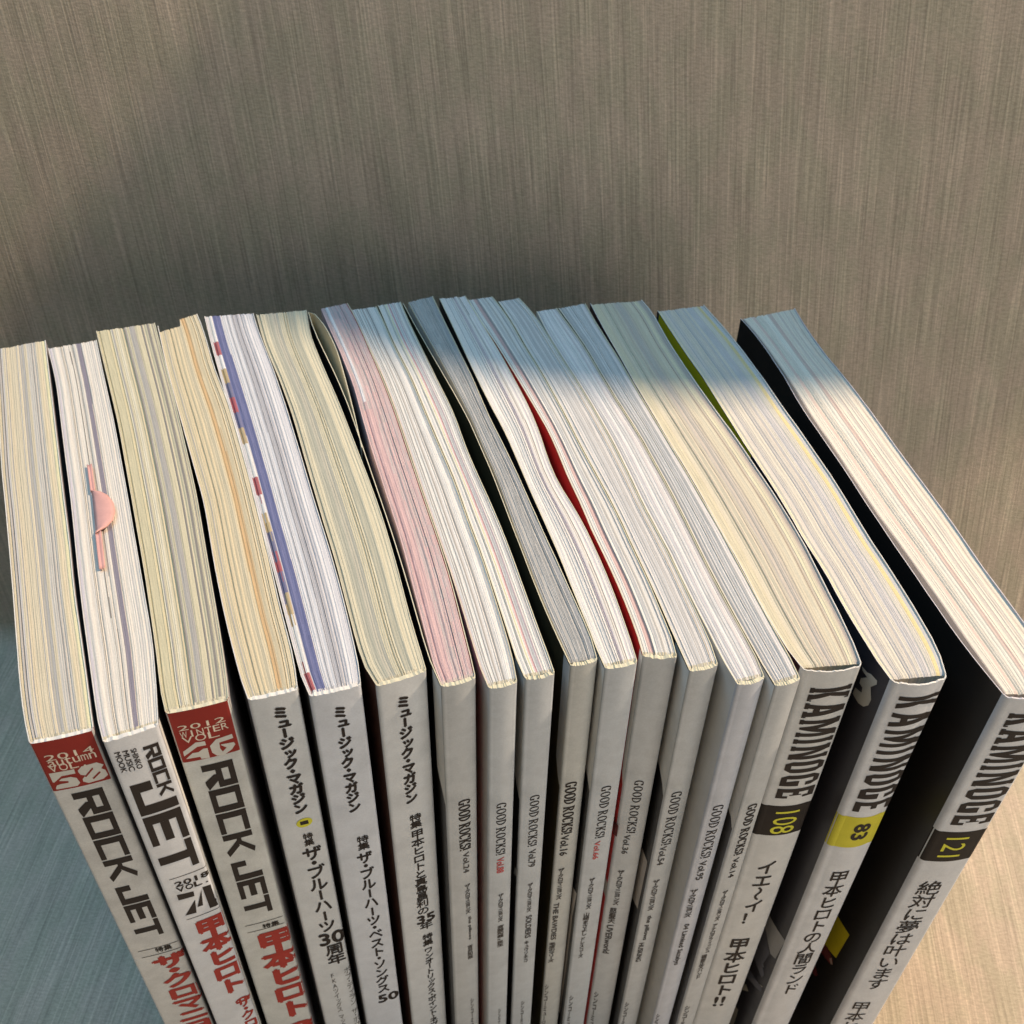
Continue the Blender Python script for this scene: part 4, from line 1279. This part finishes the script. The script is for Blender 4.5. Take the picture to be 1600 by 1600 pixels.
CREAM = (0.65, 0.58, 0.435)
WHITE = (0.80, 0.775, 0.735)
GREY = (0.42, 0.405, 0.385)
DGREY = (0.27, 0.255, 0.235)
LGREY = (0.58, 0.565, 0.55)
PURPLE = (0.27, 0.25, 0.30)
GRAYCOVER = (0.58, 0.58, 0.56)
DARK = (0.020, 0.018, 0.018)
SPECS = {
    1: dict(label='thick magazine with yellowed pages and red spine head reading 58, outermost on the left',
            base=CREAM, alt=[(shade(GREY, 1.1), .22, 2.0), (LGREY, .22, 2.5), ((0.62, 0.55, 0.40), .15, 2)], run=2.5,
            bands=[stripe(.62, .80, (0.56, 0.54, 0.50)), stripe(.70, .72, DGREY), stripe(.47, .50, GREY), stripe(.93, 1, (0.70, 0.66, 0.44)), glue_end(.9945)],
            spine_mat=('spine_aged_grey', (0.621, 0.637, 0.636)), front=('cover_oxblood', (0.05, 0.012, 0.010)), back=('cover_lilac', (0.52, 0.50, 0.54)),
            rim='white', left_is_front=False, dirt=0.12),
    2: dict(label='magazine with white pages and a pink paper tab on top, lavender white spine reading 74',
            base=(0.74, 0.695, 0.625), alt=[(LGREY, .12, 1.2), ((0.70, 0.66, 0.60), .25, 2)], run=3.2,
            bands=[stripe(.57, .66, PURPLE, -.01), stripe(.40, .415, DGREY, .02), stripe(.46, .475, GREY, .02), stripe(.0, .05, (0.55, 0.53, 0.58)), stripe(.84, .87, LGREY), glue_end(.9945)],
            spine_mat=('spine_lavender', (0.679, 0.713, 0.765)), front=('cover_black', DARK), back=('cover_black', DARK),
            rim='white', left_is_front=False, cover_panels=[(.5, 1, 2.6, 209.5, 'mast', 'R')]),
    3: dict(label='thick magazine with grey striped pages and red spine head reading 46',
            base=(0.60, 0.55, 0.40), alt=[(DGREY, .18, 1.6), (GREY, .22, 2.0), ((0.68, 0.64, 0.51), .25, 3)], run=2.2,
            bands=[stripe(.0, .22, (0.60, 0.55, 0.38)), stripe(.245, .27, GREY), stripe(.86, .90, DGREY), stripe(.95, .965, DGREY), glue_end(.9945)],
            spine_mat=('spine_aged_pale', (0.621, 0.648, 0.642)), front=('cover_black', DARK), back=('cover_lilac', (0.52, 0.50, 0.54)),
            rim='cream', left_is_front=False, dirt=0.12, cover_panels=[(.5, 1, 2.2, 209.5, 'mast', 'R')]),
    4: dict(label='magazine with tan pages crossed by one orange stripe, small yellow oval on its spine',
            base=(0.64, 0.555, 0.385), alt=[((0.67, 0.59, 0.425), .4, 3), ((0.60, 0.53, 0.38), .12, 1.2)], run=3.2,
            bands=[stripe(.58, .68, (0.60, 0.42, 0.235), .02), stripe(.685, .70, (0.50, 0.40, 0.26), .02), stripe(.10, .12, GREY), glue_end(.9945)],
            far_steps=[(0, .55, -.004)],
            spine_mat=('spine_cool_white', (0.637, 0.675, 0.711)), front=('cover_black', DARK), back=('cover_black', DARK), rim='white',
            cover_panels=[(.5, 1, 1.8, 209.5, 'mast', 'R')]),
    5: dict(label='magazine with bluish white pages edged by a blue stripe and coloured squares',
            base=(0.69, 0.685, 0.705), alt=[((0.52, 0.51, 0.53), .2, 2.5), ((0.62, 0.62, 0.66), .2, 2)], run=3.2,
            bands=[stripe(.53, .68, (0.50, 0.49, 0.51), .03), stripe(.74, .80, (0.55, 0.55, 0.58)), stripe(.14, .31, (0.165, 0.18, 0.33), .02, jit=.08),
                   squares(.03, .14, [(.75, .74, .72), (.75, .74, .72), (.42, .14, .15), (.75, .74, .73), (.50, .40, .24), (.20, .20, .30), (.42, .13, .15), (.20, .2, .32), (.5, .4, .25)], 21),
                   stripe(0, .03, (.6, .58, .6)), glue_end(.9945, (0.7, 0.69, 0.7))],
            spine_mat=('spine_blue_white', (0.637, 0.687, 0.765)), front=('cover_black', DARK), back=('cover_black', DARK), rim='white',
            cover_panels=[(.5, 1, 1.3, 209.5, 'mast', 'R')]),
    6: dict(label='magazine with pale cream and olive grey striped pages, spine ending its title in 35',
            base=(0.64, 0.595, 0.45), alt=[((0.50, 0.485, 0.39), .3, 4.5), ((0.42, 0.42, 0.34), .1, 1.5)], run=5,
            bands=[stripe(.28, .42, (0.47, 0.455, 0.38)), stripe(.60, .74, (0.46, 0.45, 0.36), .03), glue_end(.9945)],
            spine_mat=('spine_cool_white', (0.637, 0.675, 0.711)), front=('cover_umber', (0.075, 0.030, 0.024)), back=('cover_black', DARK), rim='cream'),
    7: dict(label='magazine with pink page edges and a curled loose cover bulging at the back',
            base=(0.66, 0.48, 0.47), alt=[((0.48, 0.42, 0.41), .35, 4)], run=3,
            bands=[mottled(.05, .98, [(0.67, 0.46, 0.455), (0.54, 0.49, 0.48)], .8), stripe(.16, .26, (0.80, 0.78, 0.78), .0, -1, .33), stripe(.10, .40, (0.64, 0.45, 0.445), 0, .36, 2, .08),
                   stripe(.98, 1, (.5, .03, .04)), glue_end(.9945, (.7, .6, .55))],
            spine_mat=('spine_mid_grey', (0.504, 0.534, 0.557)), front=('cover_black', DARK), back=('cover_red', (0.55, 0.022, 0.022)), rim='cream', bulge=.0004),
    8: dict(label='thin magazine with white pages and red printing on its grey spine reading Vol.88',
            base=WHITE, alt=[(LGREY, .16, 1.5), (GREY, .1, 1.0)], run=3.2,
            bands=[stripe(.16, .19, GREY), stripe(.42, .46, LGREY), stripe(.60, .63, GREY), stripe(0, .04, (.6, .5, .5)), glue_end(.9945)],
            spine_mat=('spine_steel_grey', (0.513, 0.559, 0.604)), front=('cover_pale', (0.45, 0.45, 0.43)), back=('cover_black', DARK), rim='cream', bulge=.0003, strips=60),
    9: dict(label='thin magazine with yellow and pink lines in white pages, spine reading Vol.79',
            base=WHITE, alt=[(LGREY, .2, 1.3), ((0.74, 0.72, 0.52), .05, 1)], run=3,
            bands=[stripe(.30, .35, (.76, .74, .50)), stripe(.42, .49, (.66, .42, .42)), stripe(.53, .56, (.48, .47, .5)), stripe(.62, .66, (.60, .46, .48)), stripe(.70, .73, LGREY), glue_end(.9945)],
            spine_mat=('spine_steel_grey', (0.513, 0.559, 0.604)), front=('cover_black', DARK), back=('cover_black', DARK), rim='cream', bulge=.0003, strips=60, ragged=.0003),
    10: dict(label='magazine with plain mottled grey page edges, spine reading Vol.16',
             base=(0.46, 0.455, 0.44), alt=[((0.50, 0.49, 0.475), .3, 3)], run=6,
             bands=[mottled(.02, .80, [(0.40, 0.40, 0.39), (0.52, 0.51, 0.49)]), stripe(.80, .83, (0.62, 0.61, 0.58)), mottled(.83, 1, [(0.36, 0.365, 0.37), (0.46, 0.46, 0.46)]), stripe(0, .03, (.60, .52, .34))],
             spine_mat=('spine_warm_grey', (0.504, 0.525, 0.516)), front=('cover_dark_gold', (0.075, 0.060, 0.030)), back=('cover_black', DARK), rim='cream', bulge=.0003),
    11: dict(label='thin magazine with sideways bent white pages, spine reading Vol.66 in red',
             base=WHITE, alt=[(LGREY, .15, 1.2), ((.74, .66, .66), .1, 1.5), ((.76, .75, .60), .06, 1)], run=3.5,
             bands=[stripe(.52, .55, (.68, .60, .60)), stripe(.60, .62, LGREY), stripe(.70, .725, GREY, -.03), stripe(.76, .775, DGREY, -.02), glue_end(.9945)],
             spine_mat=('spine_steel_grey', (0.513, 0.559, 0.604)), front=('cover_black', DARK), back=('cover_white', (.7, .7, .68)), rim='cream', bulge=.0003, strips=60),
    12: dict(label='magazine with bright red cover and one pink page stripe, spine reading Vol.36',
             base=(0.76, 0.74, 0.70), alt=[(LGREY, .25, 1.8), (GREY, .1, 1.0)], run=3,
             bands=[stripe(.19, .34, (.62, .46, .44)), stripe(.05, .07, GREY), stripe(.50, .58, LGREY), stripe(.66, .72, (.5, .48, .45)), glue_end(.9945)],
             spine_mat=('spine_mid_grey', (0.504, 0.534, 0.557)), front=('cover_red', (0.55, 0.022, 0.022)), back=('cover_black', DARK), rim='cream', bulge=.0003, strips=64, ragged=.0003),
    13: dict(label='magazine with light grey striped pages, slim spine reading Vol.54',
             base=(0.72, 0.70, 0.68), alt=[(LGREY, .3, 2), ((.50, .49, .48), .15, 1.5)], run=3,
             bands=[stripe(0, .04, (.72, .7, .66)), stripe(.30, .42, (.56, .55, .54)), stripe(.85, .88, (.52, .42, .28)), stripe(.93, .95, (.45, .37, .26)), glue_end(.9945)],
             spine_mat=('spine_mid_grey', (0.504, 0.534, 0.557)), front=('cover_black', DARK), back=('cover_grey', GRAYCOVER), rim='cream', bulge=.0003, strips=60),
    14: dict(label='magazine with bright white pages and a plain grey cover, spine reading Vol.95',
             base=(0.80, 0.77, 0.745), alt=[((.66, .62, .62), .2, 1.2), (LGREY, .1, 1)], run=3.5,
             bands=[stripe(.30, .33, (.66, .60, .60)), stripe(.55, .57, LGREY), stripe(.72, .74, (.6, .55, .55)), stripe(.96, 1, (.55, .5, .44)), glue_end(.9945)],
             spine_mat=('spine_lilac_grey', (0.532, 0.569, 0.645)), front=('cover_grey', (0.40, 0.39, 0.385)), back=('cover_grey', GRAYCOVER), rim='cream', bulge=.0005, strips=60),
    15: dict(label='slim magazine with soft grey page edges, bold lettered spine reading Vol.14',
             base=(0.62, 0.605, 0.59), alt=[((.52, .51, .50), .3, 3), ((.74, .72, .70), .2, 1.2)], run=3,
             bands=[stripe(.05, .24, (.54, .53, .52)), stripe(.40, .43, (.76, .74, .72)), stripe(.62, .64, (.74, .72, .7)), stripe(.88, .94, (.70, .68, .68)), glue_end(.9945)],
             spine_mat=('spine_mid_grey', (0.522, 0.554, 0.578)), front=('cover_charcoal', (0.045, 0.043, 0.042)), back=('cover_grey', GRAYCOVER), rim='cream', bulge=.0003, strips=60),
    16: dict(label='thick magazine with cream and beige pages, number 108 in yellow on a black spine band',
             base=(0.66, 0.605, 0.475), alt=[((.60, .53, .43), .25, 2.2), ((.50, .44, .36), .1, 1.0)], run=3,
             bands=[stripe(.02, .14, (.70, .63, .46)), stripe(.44, .58, (.56, .51, .45)), stripe(.78, .80, (.36, .30, .24)), stripe(.84, .90, (.74, .68, .50)), stripe(.93, 1, (.50, .44, .39))],
             spine_mat=('spine_stone', (0.606, 0.626, 0.636)), front=('cover_plum', (0.035, 0.008, 0.013)), back=('cover_black', DARK), rim='white', bulge=.0007, spine_t=.0003, near_gap=.0012, round=.0016, drop=.0005),
    17: dict(label='thick magazine with a yellow spine band reading 83 and a partly yellow dark cover',
             base=(0.70, 0.655, 0.565), alt=[((.66, .61, .55), .25, 1.8), ((.56, .54, .52), .15, 1.5)], run=2.5,
             bands=[stripe(.0, .05, (.76, .70, .50)), stripe(.60, .76, (.60, .58, .57)), stripe(.86, .94, (.74, .64, .36)), stripe(.94, 1, (.62, .61, .60))],
             spine_mat=('spine_cold_white', (0.631, 0.659, 0.701)), front=('cover_night', (0.036, 0.034, 0.042)), back=('cover_black', DARK), rim='white', bulge=.0009, spine_t=.0004, near_gap=.0014, round=.0016, drop=.0005,
             cover_panels=[(78, 1, 146.5, 209.8, 'artyellow', 'L')]),
    18: dict(label='outermost magazine on the right with an all black cover, number 121 on its spine',
             base=(0.79, 0.735, 0.635), alt=[((.66, .59, .52), .3, 2.0), ((.70, .58, .52), .08, 1.5)], run=2.5,
             bands=[stripe(.48, .54, (.66, .53, .47)), stripe(.36, .47, (.82, .78, .69)), stripe(.86, 1, (.76, .70, .60)), stripe(.90, .915, (.5, .44, .38))],
             spine_mat=('spine_cold_white', (0.631, 0.659, 0.701)), front=('cover_jet', (0.018, 0.016, 0.015)), back=('cover_black', DARK), rim='lilac', bulge=.0005, spine_t=.0004, near_gap=.0008, round=.0016, drop=.0004),
}

for _k in sorted(SPECS):
    build_book(_k, SPECS[_k])
bpy.data.objects.remove(_fo)

# ---------------------------------------------------------------- the folded paper tab lying on the second magazine
def build_marker():
    root = bpy.data.objects.new('page_tab', None)
    COL.objects.link(root)
    root['label'] = 'small pink folded paper tab with a half round flap lying on white page edges'
    root['category'] = 'page marker'
    pink = print_mat('pink_paper', (0.72, 0.40, 0.36), 0.7, 0.05, 300.0, 0.2)
    d0 = V2(MARK['disc'][0])
    root.location = (d0.x, d0.y, H)

    def loc(p):
        return V2(p) - d0
    for q in MARK['strip']:
        # a thin strip folded lengthwise into a shallow gutter, sticking out between the sheets
        a, b, c, d = [loc(p) for p in q]
        vs, fs = [], []
        m = 8
        for i in range(m + 1):
            t = i / m
            l, r_ = a.lerp(d, t), b.lerp(c, t)
            for f, z in ((0.0, 0.0007), (0.3, 0.0003), (0.62, 0.0004), (1.0, 0.0009)):
                p = l.lerp(r_, f)
                vs.append((p.x, p.y, z))
        for i in range(m):
            for g in range(3):
                o = i * 4 + g
                fs.append((o, o + 1, o + 5, o + 4))
        o = mesh('strip', vs, fs, [pink], None, root, [True] * len(fs))
        so = o.modifiers.new('thickness', 'SOLIDIFY')
        so.thickness = 0.00025
    pts = [loc(p) for p in MARK['disc']]
    cen = pts[0].lerp(pts[-1], 0.5)
    vs, fs = [], []
    rings = 5
    for i in range(rings + 1):
        for p in pts:
            base = pts[0].lerp(pts[-1], max(0, min(1, (p - pts[0]).dot(pts[-1] - pts[0]) / (pts[-1] - pts[0]).length_squared)))
            q = base.lerp(p, i / rings)
            t = i / rings
            vs.append((q.x, q.y, 0.0006 + 0.0009 * math.sin(t * 2.2) - 0.0003 * t))
    n = len(pts)
    for i in range(rings):
        for j in range(n - 1):
            fs.append((i * n + j, i * n + j + 1, (i + 1) * n + j + 1, (i + 1) * n + j))
    o = mesh('flap', vs, fs, [pink], None, root, [True] * len(fs))
    so = o.modifiers.new('thickness', 'SOLIDIFY')
    so.thickness = 0.00022


build_marker()


# ---------------------------------------------------------------- unseen blocker added to cast the round shadow on the far page ends
def build_shadow_blocker():
    root = bpy.data.objects.new('shadow_blocker', None)
    COL.objects.link(root)
    root['label'] = 'shallow dark cone added out of view to shadow the far page ends'
    root['category'] = 'lampshade'
    T = 0.36
    R = 0.17
    cx, cy = 0.047, 0.2405 + R
    root.location = (cx + KEYDIR.x / KEYDIR.z * T, cy + KEYDIR.y / KEYDIR.z * T, H + T)
    m = print_mat('blocker_dark', (0.05, 0.05, 0.05), 0.4, 0.05, 40.0, 0.4)  # plain dark surface for the added blocker
    prof = [(R, 0.0), (R, 0.004), (0.10, 0.05), (0.04, 0.09), (0.018, 0.10), (0.018, 0.098), (0.038, 0.087), (0.098, 0.047), (R - 0.003, 0.002)]
    vs, fs = [], []
    S = 64
    for rr, z in prof:
        for i in range(S):
            a = 2 * math.pi * i / S
            vs.append((rr * math.cos(a), rr * math.sin(a), z))
    P = len(prof)
    for j in range(P):
        for i in range(S):
            fs.append((j * S + i, j * S + (i + 1) % S, ((j + 1) % P) * S + (i + 1) % S, ((j + 1) % P) * S + i))
    mesh('shade', vs, fs, [m], None, root, [True] * len(fs))  # cone of the added blocker, rim sized to the shadow
    vs, fs = [], []
    for z in (0.09, 1.6):
        for i in range(10):
            a = 2 * math.pi * i / 10
            vs.append((0.018 * math.cos(a), 0.018 * math.sin(a), z) if z < 1 else (0.004 * math.cos(a), 0.004 * math.sin(a), z))
    for i in range(10):
        fs.append((i, (i + 1) % 10, 10 + (i + 1) % 10, 10 + i))
    fs.append(tuple(range(10)))
    mesh('blocker_stem', vs, fs, [m], None, root, [True] * 10 + [False])  # stem above the added blocker, also out of view


build_shadow_blocker()
